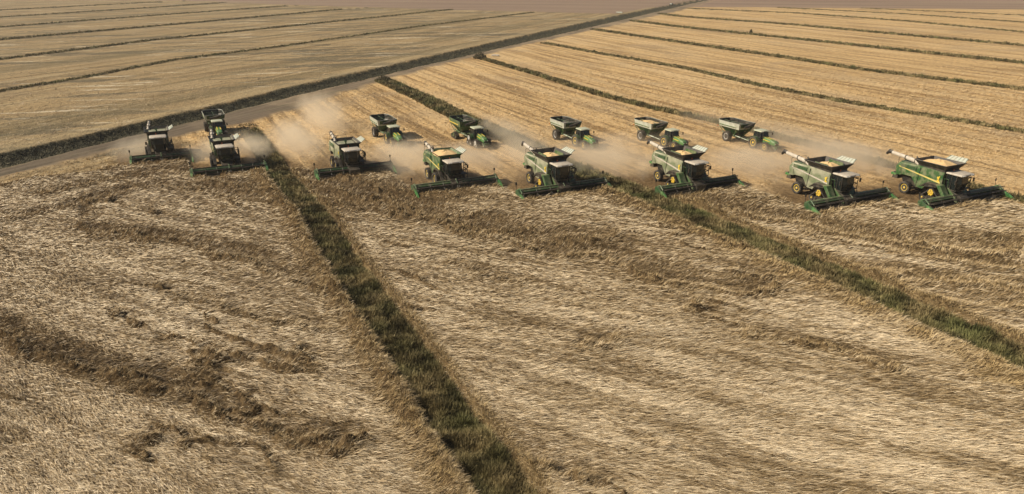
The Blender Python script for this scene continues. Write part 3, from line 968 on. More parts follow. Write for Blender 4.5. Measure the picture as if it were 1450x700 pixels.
# ------------------------------------------------------------------ combine harvester
def header(root, W, off=0.0, sheet='green'):
    """draper header, cutter near y = 5.0"""
    h = W / 2
    x0, x1 = -h + off, h + off
    b = MB()
    b.prism([(3.42, .30), (3.50, .30), (3.50, 1.18), (3.42, 1.18)], x0 + .06, x1 - .06)
    b.tube([(x0 + .05, 3.35, 1.22), (x1 - .05, 3.35, 1.22)], .11, 8)
    b.tube([(x0 + .05, 3.38, .40), (x1 - .05, 3.38, .40)], .09, 6)
    for i in range(int(W / 1.5) + 1):
        xx = x0 + .1 + (W - .2) * i / int(W / 1.5)
        b.box(xx - .04, xx + .04, 3.28, 3.42, .36, 1.24)
    fr = b.build('header', 'green_dark', root)
    # sloping sheet on top of the back frame
    MB().prism([(3.24, 1.30), (3.66, 1.38), (4.02, 1.12), (4.04, 1.07), (3.66, 1.31), (3.24, 1.24)], x0 + .04, off - .12).build('top_sheet', sheet, fr, bevel=.01)
    MB().prism([(3.24, 1.30), (3.66, 1.38), (4.02, 1.12), (4.04, 1.07), (3.66, 1.31), (3.24, 1.24)], off + .12, x1 - .04).build('top_sheet', sheet, fr, bevel=.01)
    d = MB()
    d.prism([(3.52, .42), (4.95, .16), (5.02, .10), (3.52, .34)], x0 + .1, x1 - .1)
    d.build('draper_belt', 'black', fr)
    k = MB(); n = int(W / .30)
    for i in range(n):
        xx = x0 + .2 + (W - .4) * (i + .5) / n
        k.add([(xx - .04, 4.98, .10), (xx + .04, 4.98, .10), (xx, 5.25, .07), (xx, 4.98, .17)], [(0, 1, 2), (0, 2, 3), (1, 3, 2), (0, 3, 1)])
    k.build('cutter_bar', 'black', fr)
    # reel in two halves
    for a, c in ((x0 + .30, off - .10), (off + .10, x1 - .30)):
        r = MB(); R = .56; cy, cz = 4.55, 1.02
        r.cyl((cy, cz), .10, a, c, 10)
        for i in range(6):
            an = i * math.pi / 3 + .3
            yy, zz = cy + R * math.cos(an), cz + R * math.sin(an)
            r.tube([(a, yy, zz), (c, yy, zz)], .04, 6)
            m = int((c - a) / .16)
            for j in range(m):
                xx = a + (c - a) * (j + .5) / m
                r.add([(xx - .014, yy, zz), (xx + .014, yy, zz), (xx, yy + .07, zz - .27)], [(0, 1, 2)])
            for xx in np.linspace(a + .03, c - .03, 4):
                r.tube([(xx, cy, cz), (xx, yy, zz)], .03, 4)
        r.build('reel', 'black', fr)
    for xx in (x0 + .18, off, x1 - .18):
        MB().tube([(xx, 3.40, 1.32), (xx, 3.95, 1.52), (xx, 4.60, 1.08)], .075, 6).build('reel_arm', 'green', fr)
    for sx, xx in ((-1, x0), (1, x1)):
        e = MB()
        a, c = xx - .13, xx + .13
        side = [(3.22, .22), (3.22, 1.28), (3.75, 1.34), (4.55, .95), (5.25, .62), (5.25, .16), (4.6, .12)]
        r0 = [(a, y, z) for y, z in side]; r1 = [(c, y, z) for y, z in side]
        e.poly_loft([r0, r1])
        e.build('end_panel', 'green_dark' if sx > 0 else 'green', fr, bevel=.05)
        s_ = MB()
        s_.poly_loft([[(xx - .20, 4.55, .15), (xx + .20, 4.55, .15), (xx + .17, 4.55, .98), (xx - .17, 4.55, .98)],
                      [(xx - .17, 5.4, .12), (xx + .17, 5.4, .12), (xx + .12, 5.4, .66), (xx - .12, 5.4, .66)],
                      [(xx - .03, 6.35, .06), (xx + .03, 6.35, .06), (xx + .02, 6.35, .14), (xx - .02, 6.35, .14)]])
        s_.build('crop_divider', 'bright', fr, bevel=.03, smooth=True)
        MB().tube([(xx, 3.3, 1.2), (xx, 3.2, 1.85)], .03, 5).box(xx - .10, xx + .10, 3.16, 3.24, 1.8, 2.1).build('marker_lamp', 'black', fr)
    return fr


def combine(label, W, big=True, side='green', grain=True, cover=True, off=0.0, hy=0.0, auger='rear'):
    root = thing('combine_harvester', label, 'combine harvester', 'combine harvesters cutting in a staggered row')
    bx = 1.48
    # body shell
    low = [(-5.95, 2.05), (-5.3, 2.1), (-4.95, 2.22), (-3.6, 2.22), (-3.1, 1.75), (-2.75, 1.30), (-1.75, 1.22), (-1.25, 1.85), (-.6, 2.12), (.75, 2.12)]
    top = [(.85, 3.52), (-2.95, 3.66), (-3.2, 3.44), (-5.75, 3.40), (-6.1, 2.95)]
    prof = low + top
    ins = [(y * 1.0, z) for y, z in prof]
    rings = []
    for xx, k in ((-bx, 1), (-bx + .12, 1.0), (bx - .12, 1.0), (bx, 1)):
        rr = []
        for y, z in prof:
            zz = z + (.08 if (abs(xx) < bx - .05 and z > 3) else 0)
            rr.append((xx * (1 if z < 3 else .96), y, zz))
        rings.append(rr)
    MB().poly_loft(rings).build('body', side, root, bevel=.05, smooth=True)
    # dark chassis below the shell
    MB().loft([(-.85, .85, -5.0, 1.2, 1.0), (-1.0, 1.0, -5.4, 1.4, 2.0)]).box(-1.5, 1.5, -.22, .22, .82, 1.12).box(-1.15, 1.15, -4.35, -4.05, .8, 1.1).build('chassis', 'black', root, bevel=.03)
    for sx in (-1, 1):
        xo = sx * (bx + .004); t = sx * .03
        # seam lines, stripe and emblem on each side
        for y0, z0, y1, z1 in ((-2.75, 1.35, -2.45, 3.38), (.80, 2.15, .84, 3.28), (-5.1, 2.25, -5.3, 2.8)):
            s1 = MB().poly_loft([[(xo, y0 - .03, z0), (xo, y0 + .03, z0), (xo * .985 if z1 > 3 else xo, y1 + .03, z1), (xo * .985 if z1 > 3 else xo, y1 - .03, z1)],
                          [(xo + t, y0 - .03, z0), (xo + t, y0 + .03, z0), (xo + t, y1 + .03, z1), (xo + t, y1 - .03, z1)]])
            s1.build('panel_seam', 'black', root)
        if side == 'green' or big:
            MB().poly_loft([[(xo, -5.6, 3.00), (xo, .55, 2.26), (xo, .55, 2.43), (xo, -5.6, 3.09)],
                            [(xo + t, -5.6, 3.00), (xo + t, .55, 2.26), (xo + t, .55, 2.43), (xo + t, -5.6, 3.09)]]).build('yellow_stripe', 'stripe' if side == 'green' else 'beige', root)
        e = MB()
        pts = [(.02, 2.78), (.14, 2.72), (.16, 2.60), (.30, 2.62), (.34, 2.86), (.44, 2.98), (.32, 3.04), (.26, 2.94), (.08, 2.96)]
        e.poly_loft([[(xo, y, z) for y, z in pts], [(xo + t, y, z) for y, z in pts]])
        e.build('side_emblem', 'yellow', root)
        if big:
            MB().poly_loft([[(xo, .06, 2.44), (xo, .42, 2.40), (xo, .42, 2.56), (xo, .06, 2.60)], [(xo + t, .06, 2.44), (xo + t, .42, 2.40), (xo + t, .42, 2.56), (xo + t, .06, 2.60)]]).build('side_badge', 'yellow', root)
        # louvred engine side
        lv = MB().box(min(xo * .97, xo + t), max(xo * .97, xo + t), -5.35, -3.0, 3.00 if big else 2.9, 3.36)
        g = lv.build('louvre_panel', 'rack', root)
        sl = MB()
        for z in (3.04, 3.12, 3.20, 3.28):
            sl.box(min(xo, xo + sx * .07), max(xo, xo + sx * .07), -5.3, -3.05, z, z + .03)
        sl.build('louvre', 'green', g)
        # mudguard over the drive
        if big:
            MB().prism([(-.9, 2.06), (.62, 2.06), (.70, 1.95), (-1.0, 1.75)], min(sx * 1.35, sx * 2.26), max(sx * 1.35, sx * 2.26)).build('drive_cover', 'black', root)
        ym = [(-1.55, 1.62), (-.75, 2.10), (.65, 2.12), (1.75, 1.20), (1.85, 1.25), (.75, 2.24), (-.80, 2.24), (-1.65, 1.70)]
        x_a, x_b = (sx * 1.35, sx * 2.28) if big else (sx * 1.3, sx * 1.75)
        MB().prism(ym, min(x_a, x_b), max(x_a, x_b)).build('mudguard', 'black', root, bevel=.02)
        if big:
            MB().prism([(.55, 2.26), (1.15, 2.26), (2.15, 1.12), (1.75, 1.02)], min(sx * 1.36, sx * 2.30), max(sx * 1.36, sx * 2.30)).build('mudguard_flap', 'green', root, bevel=.02)
            track_unit(root, sx * 1.85, side=sx, L=2.9, Ht=1.72, w=.76)
        else:
            wheel(root, sx * 1.72, 0, .98, .80, side=sx)
        wheel(root, sx * 1.45, -4.2, .80, .62, side=sx)
    # engine deck, intake and exhaust behind the tank
    e = MB().box(-1.25, 1.25, -5.6, -3.1, 3.40, 3.62).box(-1.0, .1, -4.6, -3.5, 3.62, 3.85)
    e.build('engine_deck', 'rack', root, bevel=.05)
    MB().tube([(.8, -3.6, 3.5), (.8, -3.6, 4.2), (.8, -3.8, 4.3)], .11, 10).build('exhaust_pipe', 'black', root)
    rh = MB().loft([(-1.3, 1.3, -6.55, -5.7, 1.55), (-1.35, 1.35, -6.35, -5.7, 2.3)])
    rh.build('straw_chopper', 'black', root, bevel=.04)
    for sx in (-1, 1):
        MB().box(sx * 1.1 - .25, sx * 1.1 + .25, -6.75, -6.0, 1.9, 2.15).build('rear_fender', 'bright', root, bevel=.05)
    rl = MB()
    for xx in (-1.3, 0, 1.3):
        rl.tube([(xx, -5.95, 3.3), (xx, -5.98, 3.9)], .025, 5)
    rl.tube([(-1.3, -5.98, 3.9), (1.3, -5.98, 3.9)], .025, 5)
    rl.build('deck_rail', 'black', root)
    # grain tank: flared sides, open on top
    f = .52 if big else .34
    tz = 4.26 if big else 4.05
    y0, y1 = -2.85, .85
    def ring(k, z, t=0.0):
        return (-1.42 - f * k + t, 1.42 + f * k - t, y0 - f * k * .8 + t, y1 + f * k * .8 - t, z)
    tank = MB().loft([ring(0, 3.50), ring(0, 3.72), ring(1, tz), ring(1, tz, .08), ring(0, 3.72, .08), ring(0, 3.3, .10), ], cap0=False, cap1=True)
    tk = tank.build('grain_tank', 'black' if big or side != 'green' else 'green', root)
    if not big:
        # upright bin corners in the body colour
        for sx in (-1, 1):
            xo = sx * 1.45
            MB().prism([(-2.9, 3.42), (.86, 3.34), (1.0, 3.86), (-3.0, 3.92)], min(xo, xo + sx * .06), max(xo, xo + sx * .06)).build('tank_side', side, tk, bevel=.02)
    rim = MB()
    c4 = [(-1.42 - f, y0 - f * .8, tz), (1.42 + f, y0 - f * .8, tz), (1.42 + f, y1 + f * .8, tz), (-1.42 - f, y1 + f * .8, tz)]
    for i in range(4):
        rim.tube([c4[i], c4[(i + 1) % 4]], .045, 6)
    rim.build('tank_rim', 'black', tk)
    aug = MB().tube([(0, -1.0, 3.2), (.05, -.9, 4.05 + (.15 if big else 0))], .13, 8).prism([(-1.1, 4.0), (-.7, 4.0), (-.85, 4.25)], -.12, .25)
    aug.build('filling_auger', 'green', tk, smooth=False)
    if grain:
        m = MB(); n = 18
        rings = []
        for q, zz in [(a, b + tz - 4.1) for a, b in ((1.0, 3.86), (.8, 3.97), (.55, 4.10), (.3, 4.20), (.08, 4.24))]:
            rings.append([((1.62 * q * (abs(math.cos(a)) ** .55) * (1 if math.cos(a) > 0 else -1)), -1.0 + 2.05 * q * (abs(math.sin(a)) ** .55) * (1 if math.sin(a) > 0 else -1),
                           zz + .05 * math.sin(5 * a + q * 4)) for a in [2 * math.pi * i / n for i in range(n)]])
        if grain == 'low':
            rings = [[(px * .78, (py + 1.0) * .8 - 1.0, pz) for px, py, pz in r] for r in rings]
        m.poly_loft(rings)
        gr = m.build('grain_heap', 'grain', tk, smooth=True)
        if grain == 'low':
            gr.location.z = -.25
            for sx in (-1, 1):
                MB().prism([(-2.3, tz - .45), (.4, tz - .45), (.1, tz - .02), (-2.0, tz - .02)], sx * 1.32 - .03, sx * 1.32 + .03).build('tank_sheet', 'green', tk)
    else:
        MB().loft([(-1.2, 1.2, -2.6, .6, 3.42), (-1.2, 1.2, -2.6, .6, 3.5)]).build('tank_floor', 'green_dark', tk)
    if cover:
        # folded-up lid panel on the left edge with ribs
        xa = -1.42 - f
        p = [(xa, -1.6, tz), (xa, 1.15, tz), (xa - .62, 1.05, tz + .36), (xa - .62, -1.3, tz + .36)]
        lid = MB().quad_slab(p, .04).build('tank_cover', 'white', tk)
        rb = MB()
        for q in (.02, .2, .4, .6, .8, .98):
            a = Vector(p[0]).lerp(Vector(p[1]), q); c = Vector(p[3]).lerp(Vector(p[2]), q)
            rb.tube([a + Vector((.05, 0, 0)), c + Vector((.05, 0, .02))], .028, 5)
        rb.tube([Vector(p[3]), Vector(p[2])], .04, 5)
        rb.build('cover_rib', 'green_dark', lid)
        p2 = [(-1.2, y1 + f * .8, tz), (-.2, y1 + f * .8, tz), (-.25, y1 + f * .8 + .3, tz + .35), (-1.1, y1 + f * .8 + .3, tz + .35)]
    # cab
    cab = MB()
    cab.poly_loft([[(-.88, 1.05, 1.85), (.88, 1.05, 1.85), (.88, 2.25, 1.85), (.55, 2.55, 1.85), (-.55, 2.55, 1.85), (-.88, 2.25, 1.85)],
                   [(-1.05, .98, 2.6), (1.05, .98, 2.6), (1.05, 2.4, 2.6), (.62, 2.85, 2.6), (-.62, 2.85, 2.6), (-1.05, 2.4, 2.6)],
                   [(-1.02, .98, 3.38), (1.02, .98, 3.38), (1.02, 2.35, 3.38), (.62, 2.75, 3.38), (-.62, 2.75, 3.38), (-1.02, 2.35, 3.38)]])
    cb = cab.build('cab', 'glass', root, bevel=.02)
    pl = MB()
    for sx in (-1, 1):
        pl.tube([(sx * .90, 2.26, 1.85), (sx * 1.06, 2.41, 2.6), (sx * 1.03, 2.36, 3.4)], .05, 6)
        pl.tube([(sx * .90, 1.06, 1.85), (sx * 1.06, 1.0, 2.6), (sx * 1.03, 1.0, 3.4)], .05, 6)
        pl.tube([(sx * 1.04, 1.65, 1.9), (sx * 1.05, 1.68, 3.4)], .03, 5)
    pl.box(-.9, .9, 1.0, 2.45, 1.72, 1.86)
    pl.build('cab_frame', 'black', cb)
    rf = MB().loft([(-1.16, 1.16, .92, 2.98, 3.39), (-1.24, 1.24, .88, 3.12, 3.46), (-1.2, 1.2, .9, 3.05, 3.58), (-1.02, 1.02, 1.0, 2.8, 3.64)])
    r_ = rf.build('cab_roof', 'beige', cb, bevel=.04, smooth=True)
    for xx in (-.95, -.65, .65, .95):
        lt = MB().box(xx - .1, xx + .1, 3.08, 3.14, 3.46, 3.54)
        lt.build('roof_lamp', 'lens', r_)
    MB().tube([(.2, 1.2, 3.62), (.2, 1.2, 3.82)], .06, 8).build('beacon', 'orange', r_)
    # feeder house and its sides
    MB().poly_loft([[(-.75, 1.3, 1.15), (.75, 1.3, 1.15), (.75, 1.3, 1.85), (-.75, 1.3, 1.85)],
                    [(-.75, 3.45, .42), (.75, 3.45, .42), (.75, 3.45, 1.15), (-.75, 3.45, 1.15)]]).build('feeder_house', 'black', root, bevel=.04)
    if big:
        for sx in (-1, 1):
            MB().prism([(1.0, 1.95), (1.5, 1.95), (3.1, .75), (3.1, .45), (2.2, .8)], min(sx * .80, sx * 1.05), max(sx * .80, sx * 1.05)).build('side_plate', 'green', root, bevel=.02)
    # platform, rails and steps on the left side
    st = MB().box(-1.95, -1.05, 1.0, 2.3, 1.80, 1.88)
    for yy in (1.0, 1.6, 2.3):
        st.tube([(-1.92, yy, 1.85), (-1.92, yy, 3.05)], .05, 5)
    for zz in (2.4, 2.95):
        st.tube([(-1.92, 1.0, zz), (-1.92, 2.3, zz), (-1.3, 2.4, zz)], .05, 5)
    for xx in (-1.9, -1.45):
        st.tube([(xx, 2.35, 1.85), (xx, 2.75, .55)], .035, 5)
    for i in range(4):
        st.box(-1.9, -1.45, 2.42 + .09 * i, 2.62 + .09 * i, 1.5 - .3 * i, 1.54 - .3 * i)
    st.build('ladder', 'black', root)
    for sx in (-1, 1):
        m = MB().tube([(sx * 1.05, 2.4, 3.35), (sx * 1.75, 2.75, 3.25), (sx * 1.78, 2.75, 2.9)], .03, 5)
        m.box(sx * 1.78 - .13, sx * 1.78 + .13, 2.72, 2.80, 2.65, 3.05)
        m.build('mirror', 'black', cb)
    # service rails between cab and body on the right
    rr = MB().tube([(1.2, .95, 2.1), (1.35, .95, 2.9), (1.35, 1.5, 2.9), (1.2, 1.5, 2.1)], .035, 5)
    rr.build('hand_rail', 'green', root)
    # unloading auger folded back over the deck
    if auger == 'rear':
        pts = [(-1.15, .2, 3.75), (-1.05, -1.2, 3.98), (-.55, -3.6, 4.06), (.05, -6.4, 4.14), (.25, -7.4, 4.2)]
        pts = [(1.25, -2.9, 3.72), (1.15, -3.6, 3.92), (.95, -5.2, 4.02), (.75, -6.8, 4.10), (.68, -7.6, 4.15)] if big else [(1.2, -2.6, 3.7), (1.15, -3.4, 3.98), (1.0, -5.0, 4.12), (.9, -6.2, 4.2)]
        a = MB().tube(pts, [.24, .24, .22, .21, .20], 12) if big else MB().tube(pts, [.22, .22, .21, .20], 12)
        au = a.build('unloading_auger', 'beige', root, smooth=True)
        q = pts[-1]
        MB().tube([(q[0], q[1] + .05, q[2]), (q[0] - .02, q[1] - .45, q[2] + .05), (q[0] - .05, q[1] - .85, q[2] - .28)], [.21, .23, .15], 10).build('auger_spout', 'black', au, smooth=True)
        for k in (1, 2):
            p = Vector(pts[k])
            bn = MB().tube([p + Vector((0, .06, 0)), p - Vector((0, .06, 0))], .27, 10)
            bn.build('auger_clamp', 'black', au)
    hd = header(root, W, off, 'green' if big or side == 'green' else 'green_dark')
    hd.location.y = hy
    return root


# ------------------------------------------------------------------ tractor
def tractor(label, hood='green', rim='yellow', tracks=False, duals=False, dusty=False):
    root = thing('tractor', label, 'tractor', 'tractors towing the grain carts')
    rt = MB()
    MB().loft([(-.32, .32, -.6, 3.9, .62), (-.38, .38, -.6, 3.9, 1.25)]).box(-1.05, 1.05, -.12, .12, .80, 1.08).box(-1.0, 1.0, 2.5, 2.7, .60, .82).build('chassis', 'black', root, bevel=.03)
    # sloping hood
    MB().poly_loft([[(-.46, 1.25, 1.22), (.46, 1.25, 1.22), (.46, 1.25, 1.95), (.34, 1.25, 2.10), (-.34, 1.25, 2.10), (-.46, 1.25, 1.95)],
                    [(-.46, 2.8, 1.18), (.46, 2.8, 1.18), (.46, 2.8, 1.80), (.34, 2.8, 1.95), (-.34, 2.8, 1.95), (-.46, 2.8, 1.80)],
                    [(-.42, 3.85, 1.12), (.42, 3.85, 1.12), (.42, 3.85, 1.55), (.30, 3.85, 1.68), (-.30, 3.85, 1.68), (-.42, 3.85, 1.55)],
                    [(-.36, 4.05, 1.10), (.36, 4.05, 1.10), (.36, 4.05, 1.38), (.26, 4.05, 1.46), (-.26, 4.05, 1.46), (-.36, 4.05, 1.38)]]).build('hood', 'bright' if hood == 'green' else hood, root, bevel=.03, smooth=True)
    MB().box(-.33, .33, 4.04, 4.09, 1.08, 1.36).build('front_grille', 'black', root)
    for sx in (-1, 1):
        xo = sx * .463
        MB().poly_loft([[(xo, 1.35, 1.66), (xo, 2.9, 1.56), (xo, 2.9, 1.66), (xo, 1.35, 1.80)], [(xo + sx * .02, 1.35, 1.66), (xo + sx * .02, 2.9, 1.56), (xo + sx * .02, 2.9, 1.66), (xo + sx * .02, 1.35, 1.80)]]).build('yellow_stripe', 'yellow', root)
        MB().poly_loft([[(xo * .76, 1.3, 2.112), (xo * .40, 1.3, 2.112), (xo * .40, 3.0, 1.932), (xo * .76, 3.0, 1.932)], [(xo * .76, 1.3, 2.13), (xo * .40, 1.3, 2.13), (xo * .40, 3.0, 1.95), (xo * .76, 3.0, 1.95)]]).build('hood_line', 'yellow', root)
        MB().box(sx * .28 - .08, sx * .28 + .08, 4.05, 4.10, 1.37, 1.43).build('headlight', 'lens', root)
    wt = MB()
    for i in range(9):
        xx = -.36 + .09 * i
        wt.box(xx - .035, xx + .035, 4.1, 4.5, .62, 1.05)
    wt.build('front_weights', 'green_dark', root)
    fb = MB().box(-.55, .55, 4.0, 4.12, .6, .95).tube([(-.5, 3.5, .9), (-.62, 4.3, .8), (-.62, 4.6, .55)], .05, 5).tube([(.5, 3.5, .9), (.62, 4.3, .8), (.62, 4.6, .55)], .05, 5)
    fb.build('front_linkage', 'green', root)
    # cab
    cab = MB().poly_loft([[(-.72, -.35, 1.25), (.72, -.35, 1.25), (.72, 1.15, 1.25), (-.72, 1.15, 1.25)],
                          [(-.88, -.45, 2.0), (.88, -.45, 2.0), (.86, 1.2, 2.0), (-.86, 1.2, 2.0)],
                          [(-.80, -.38, 2.86), (.80, -.38, 2.86), (.78, 1.0, 2.86), (-.78, 1.0, 2.86)]])
    cb = cab.build('cab', 'glass', root, bevel=.02)
    pl = MB()
    for sx in (-1, 1):
        for y0, y1, y2 in ((-.36, -.46, -.39), (1.16, 1.21, 1.01), (.35, .35, .35)):
            pl.tube([(sx * .73, y0, 1.25), (sx * .89, y1, 2.0), (sx * .81, y2, 2.87)], .035, 5)
    pl.build('cab_frame', 'black', cb)
    MB().loft([(-.88, .88, -.5, 1.2, 2.87), (-.95, .95, -.55, 1.3, 2.94), (-.9, .9, -.5, 1.25, 3.06), (-.7, .7, -.35, 1.0, 3.11)]).build('cab_roof', 'cab_roof', cb, bevel=.03, smooth=True)
    for xx in (-.75, -.5, .5, .75):
        lt = MB().box(xx - .08, xx + .08, 1.28, 1.33, 2.93, 3.0)
        lt.build('roof_lamp', 'lens', cb)
    for sx in (-1, 1):
        m = MB().tube([(sx * .82, 1.1, 2.7), (sx * 1.55, 1.35, 2.65), (sx * 1.55, 1.35, 2.5)], .025, 5)
        m.box(sx * 1.55 - .10, sx * 1.55 + .10, 1.32, 1.38, 2.25, 2.62)
        m.build('mirror', 'black', cb)
        # fenders
        fn = []
        for i in range(9):
            a = math.radians(15 + 140 * i / 8)
            fn.append((1.10 * math.cos(a), .98 + 1.10 * math.sin(a)))
        fi = [(y * .95, .98 + (z - .98) * .95) for y, z in reversed(fn)]
        xa, xb = sx * .72, sx * 1.42
        MB().prism(fn + fi, min(xa, xb), max(xa, xb)).build('rear_fender', 'green_dark', root)
        ff = []
        for i in range(7):
            a = math.radians(35 + 120 * i / 6)
            ff.append((2.6 + .82 * math.cos(a), .72 + .82 * math.sin(a)))
        fg = [(2.6 + (y - 2.6) * .95, .72 + (z - .72) * .95) for y, z in reversed(ff)]
        xa, xb = sx * .82, sx * 1.35
        MB().prism(ff + fg, min(xa, xb), max(xa, xb)).build('front_fender', 'black', root)
        if tracks:
            track_unit(root, sx * 1.12, name='track', L=2.1, Ht=1.75, w=.60, side=sx, rim='silver')
            track_unit(root, sx * 1.10, name='track', L=1.6, Ht=1.35, w=.50, side=sx, rim='silver', y=2.6)
        else:
            wheel(root, sx * 1.12, 0, 1.0, .66, side=sx, rim=rim)
            wheel(root, sx * 1.08, 2.6, .74, .52, side=sx, rim=rim)
        if duals:
            wheel(root, sx * 1.82, 0, 1.0, .50, side=sx, rim=rim)
    MB().tube([(.56, 1.35, 1.6), (.56, 1.35, 2.75), (.56, 1.30, 2.9)], .07, 8).build('exhaust_pipe', 'black', root)
    MB().box(-.95, -.5, .9, 1.7, .55, 1.1).box(.5, .95, .9, 1.7, .55, 1.1).build('fuel_tank', 'black', root, bevel=.05)
    MB().box(-.12, .12, -1.2, -.4, .5, .65).build('drawbar', 'black', root)
    return root


MT['cab_roof'] = paint('tractor_roof', (.40, .45, .33), .45, .35)


# ------------------------------------------------------------------ grain cart
def grain_cart(label, upper='cart_white', grain=False, tracks=False, rim='silver'):
    root = thing('grain_cart', label, 'grain cart', 'grain carts towed behind the combines')

    def hx(w, yb, yf, z, cut=.0, cf=0.0):
        # six to eight cornered ring, narrowed at the rear
        yf += .5 * min(1, (z - 1) / 1.2)
        return [(-w + cut, yb, z), (w - cut, yb, z), (w, yb + cut * 1.5, z), (w, yf - cf, z), (w - cf, yf, z), (-w + cf, yf, z), (-w, yf - cf, z), (-w, yb + cut * 1.5, z)]
    low = [hx(.45, -.9, .5, 1.05, .05), hx(1.05, -1.9, 1.6, 1.95, .15), hx(1.60, -2.50, 2.40, 2.50, .45)]
    hopper = MB().poly_loft(low, True, False)
    inner = MB().poly_loft([hx(1.62, -2.5, 2.40, 2.755, .5), hx(1.60, -2.48, 2.38, 2.75, .5), hx(1.0, -1.85, 1.55, 1.98, .15), hx(.4, -.85, .45, 1.12, .05)], False, True)
    hp = hopper.build('hopper', 'green_dark' if upper != 'green' else 'green', root)
    inner.build('hopper_inside', 'black', hp)  # black paints in the deep shade inside the hopper
    up = MB().poly_loft([hx(1.62, -2.52, 2.42, 2.48, .45), hx(1.80, -2.77, 2.64, 3.42, .6)], False, False)
    up.build('side_panels', upper, hp)
    MB().poly_loft([hx(1.74, -2.70, 2.57, 3.42, .58), hx(1.64, -2.53, 2.43, 2.745, .5)], False, False).build('inner_wall', 'black', hp)  # upper inside blackened too, its shade put into the colour
    rim_ = MB(); R = hx(1.76, -2.72, 2.60, 3.45, .6)
    for i in range(8):
        rim_.tube([R[i], R[(i + 1) % 8]], .05, 6)
    rim_.build('hopper_rim', 'green_dark' if upper == 'green' else 'rim_grey', hp)
    br = MB()
    for y in (-1.0, .7):
        br.tube([(-1.72, y, 3.25), (1.72, y, 3.25)], .05, 6)
    br.tube([(0, -2.6, 3.2), (0, 2.5, 3.2)], .05, 6).tube([(0, -1.0, 3.25), (0, -1.0, 1.6)], .05, 6)
    br.build('cross_brace', 'green_dark', hp)
    rb = MB()
    for sx in (-1, 1):
        for y in (-1.7, -.6, .5, 1.6):
            k = 1 - abs(y) / 5
            rb.tube([(sx * 1.70, y, 2.72), (sx * 1.09, y * .62, 1.97), (sx * .50, y * .25, 1.12)], .05, 4)
    rb.build('hopper_rib', 'green_dark', hp)
    st = MB()
    for sx in (-1, 1):
        xa = sx * 1.70
        st.poly_loft([[(xa, -1.9, 2.72), (xa, 2.3, 2.72), (xa, 2.3, 2.84), (xa, -1.9, 2.84)], [(xa + sx * .05, -1.9, 2.72), (xa + sx * .05, 2.3, 2.72), (xa + sx * .05, 2.3, 2.84), (xa + sx * .05, -1.9, 2.84)]])
    st.build('side_stripe', 'green' if upper != 'green' else 'yellow', hp)
    if grain:
        n = 16; rings = []
        for q, zz in ((1, 3.02), (.75, 3.12), (.45, 3.26), (.12, 3.36)):
            rings.append([(1.62 * q * (abs(math.cos(a)) ** .5) * (1 if math.cos(a) > 0 else -1), -.1 + 2.35 * q * (abs(math.sin(a)) ** .6) * (1 if math.sin(a) > 0 else -1), zz + .03 * math.sin(4 * a)) for a in [2 * math.pi * i / n for i in range(n)]])
        MB().poly_loft(rings).build('grain_heap', 'grain', hp, smooth=True)
    # front plate, folded auger, ladder
    MB().poly_loft([[(-1.6, 2.99, 2.74), (1.35, 2.99, 2.74), (1.40, 3.16, 3.38), (-1.7, 3.16, 3.38)], [(-1.6, 3.05, 2.74), (1.35, 3.05, 2.74), (1.40, 3.22, 3.38), (-1.7, 3.22, 3.38)]]).build('front_plate', 'green_dark', hp)
    au = MB().tube([(-.7, 1.4, 1.0), (-.95, 2.9, 2.4), (-1.1, 3.35, 3.3)], .22, 10).build('unloading_auger', 'green_dark', root, smooth=True)
    MB().tube([(-1.1, 3.35, 3.3), (0, 3.42, 3.05), (.9, 3.45, 2.9)], .21, 10).build('auger_spout', 'black', au, smooth=True)
    ld = MB()
    for xx in (1.0, 1.35):
        ld.tube([(xx, 2.62, 2.9), (xx, 2.3, 1.2)], .03, 5)
    for i in range(5):
        ld.tube([(1.0, 2.34 + .06 * i, 1.4 + .32 * i), (1.35, 2.34 + .06 * i, 1.4 + .32 * i)], .025, 5)
    ld.build('ladder', 'black', root)
    # frame and tongue
    fr = MB().box(-.75, .75, -1.6, 1.9, .92, 1.08)
    for sx in (-1, 1):
        fr.tube([(sx * .85, -2.0, 1.25), (sx * .85, 1.4, 1.15), (sx * .12, 4.0, .72), (sx * .08, 5.2, .60)], .10, 6)
        fr.tube([(sx * 1.15, -.9, 1.0), (sx * 1.4, -2.2, 2.45)], .06, 5)
        fr.tube([(sx * .95, 1.2, 1.1), (sx * 1.45, 2.2, 2.5)], .06, 5)
    fr.tube([(-1.3, 0, .86), (1.3, 0, .86)], .13, 8)
    fr.build('frame', 'green', root)
    for sx in (-1, 1):
        if tracks:
            track_unit(root, sx * 1.42, L=2.5, Ht=1.15, w=.70, side=sx, rim='green')
        else:
            wheel(root, sx * 1.45, 0, .90, .78, side=sx, rim=rim)
        MB().box(sx * 1.2 - .12, sx * 1.2 + .12, -2.85, -2.8, 2.2, 2.35).build('tail_lamp', 'orange', root)
    return root


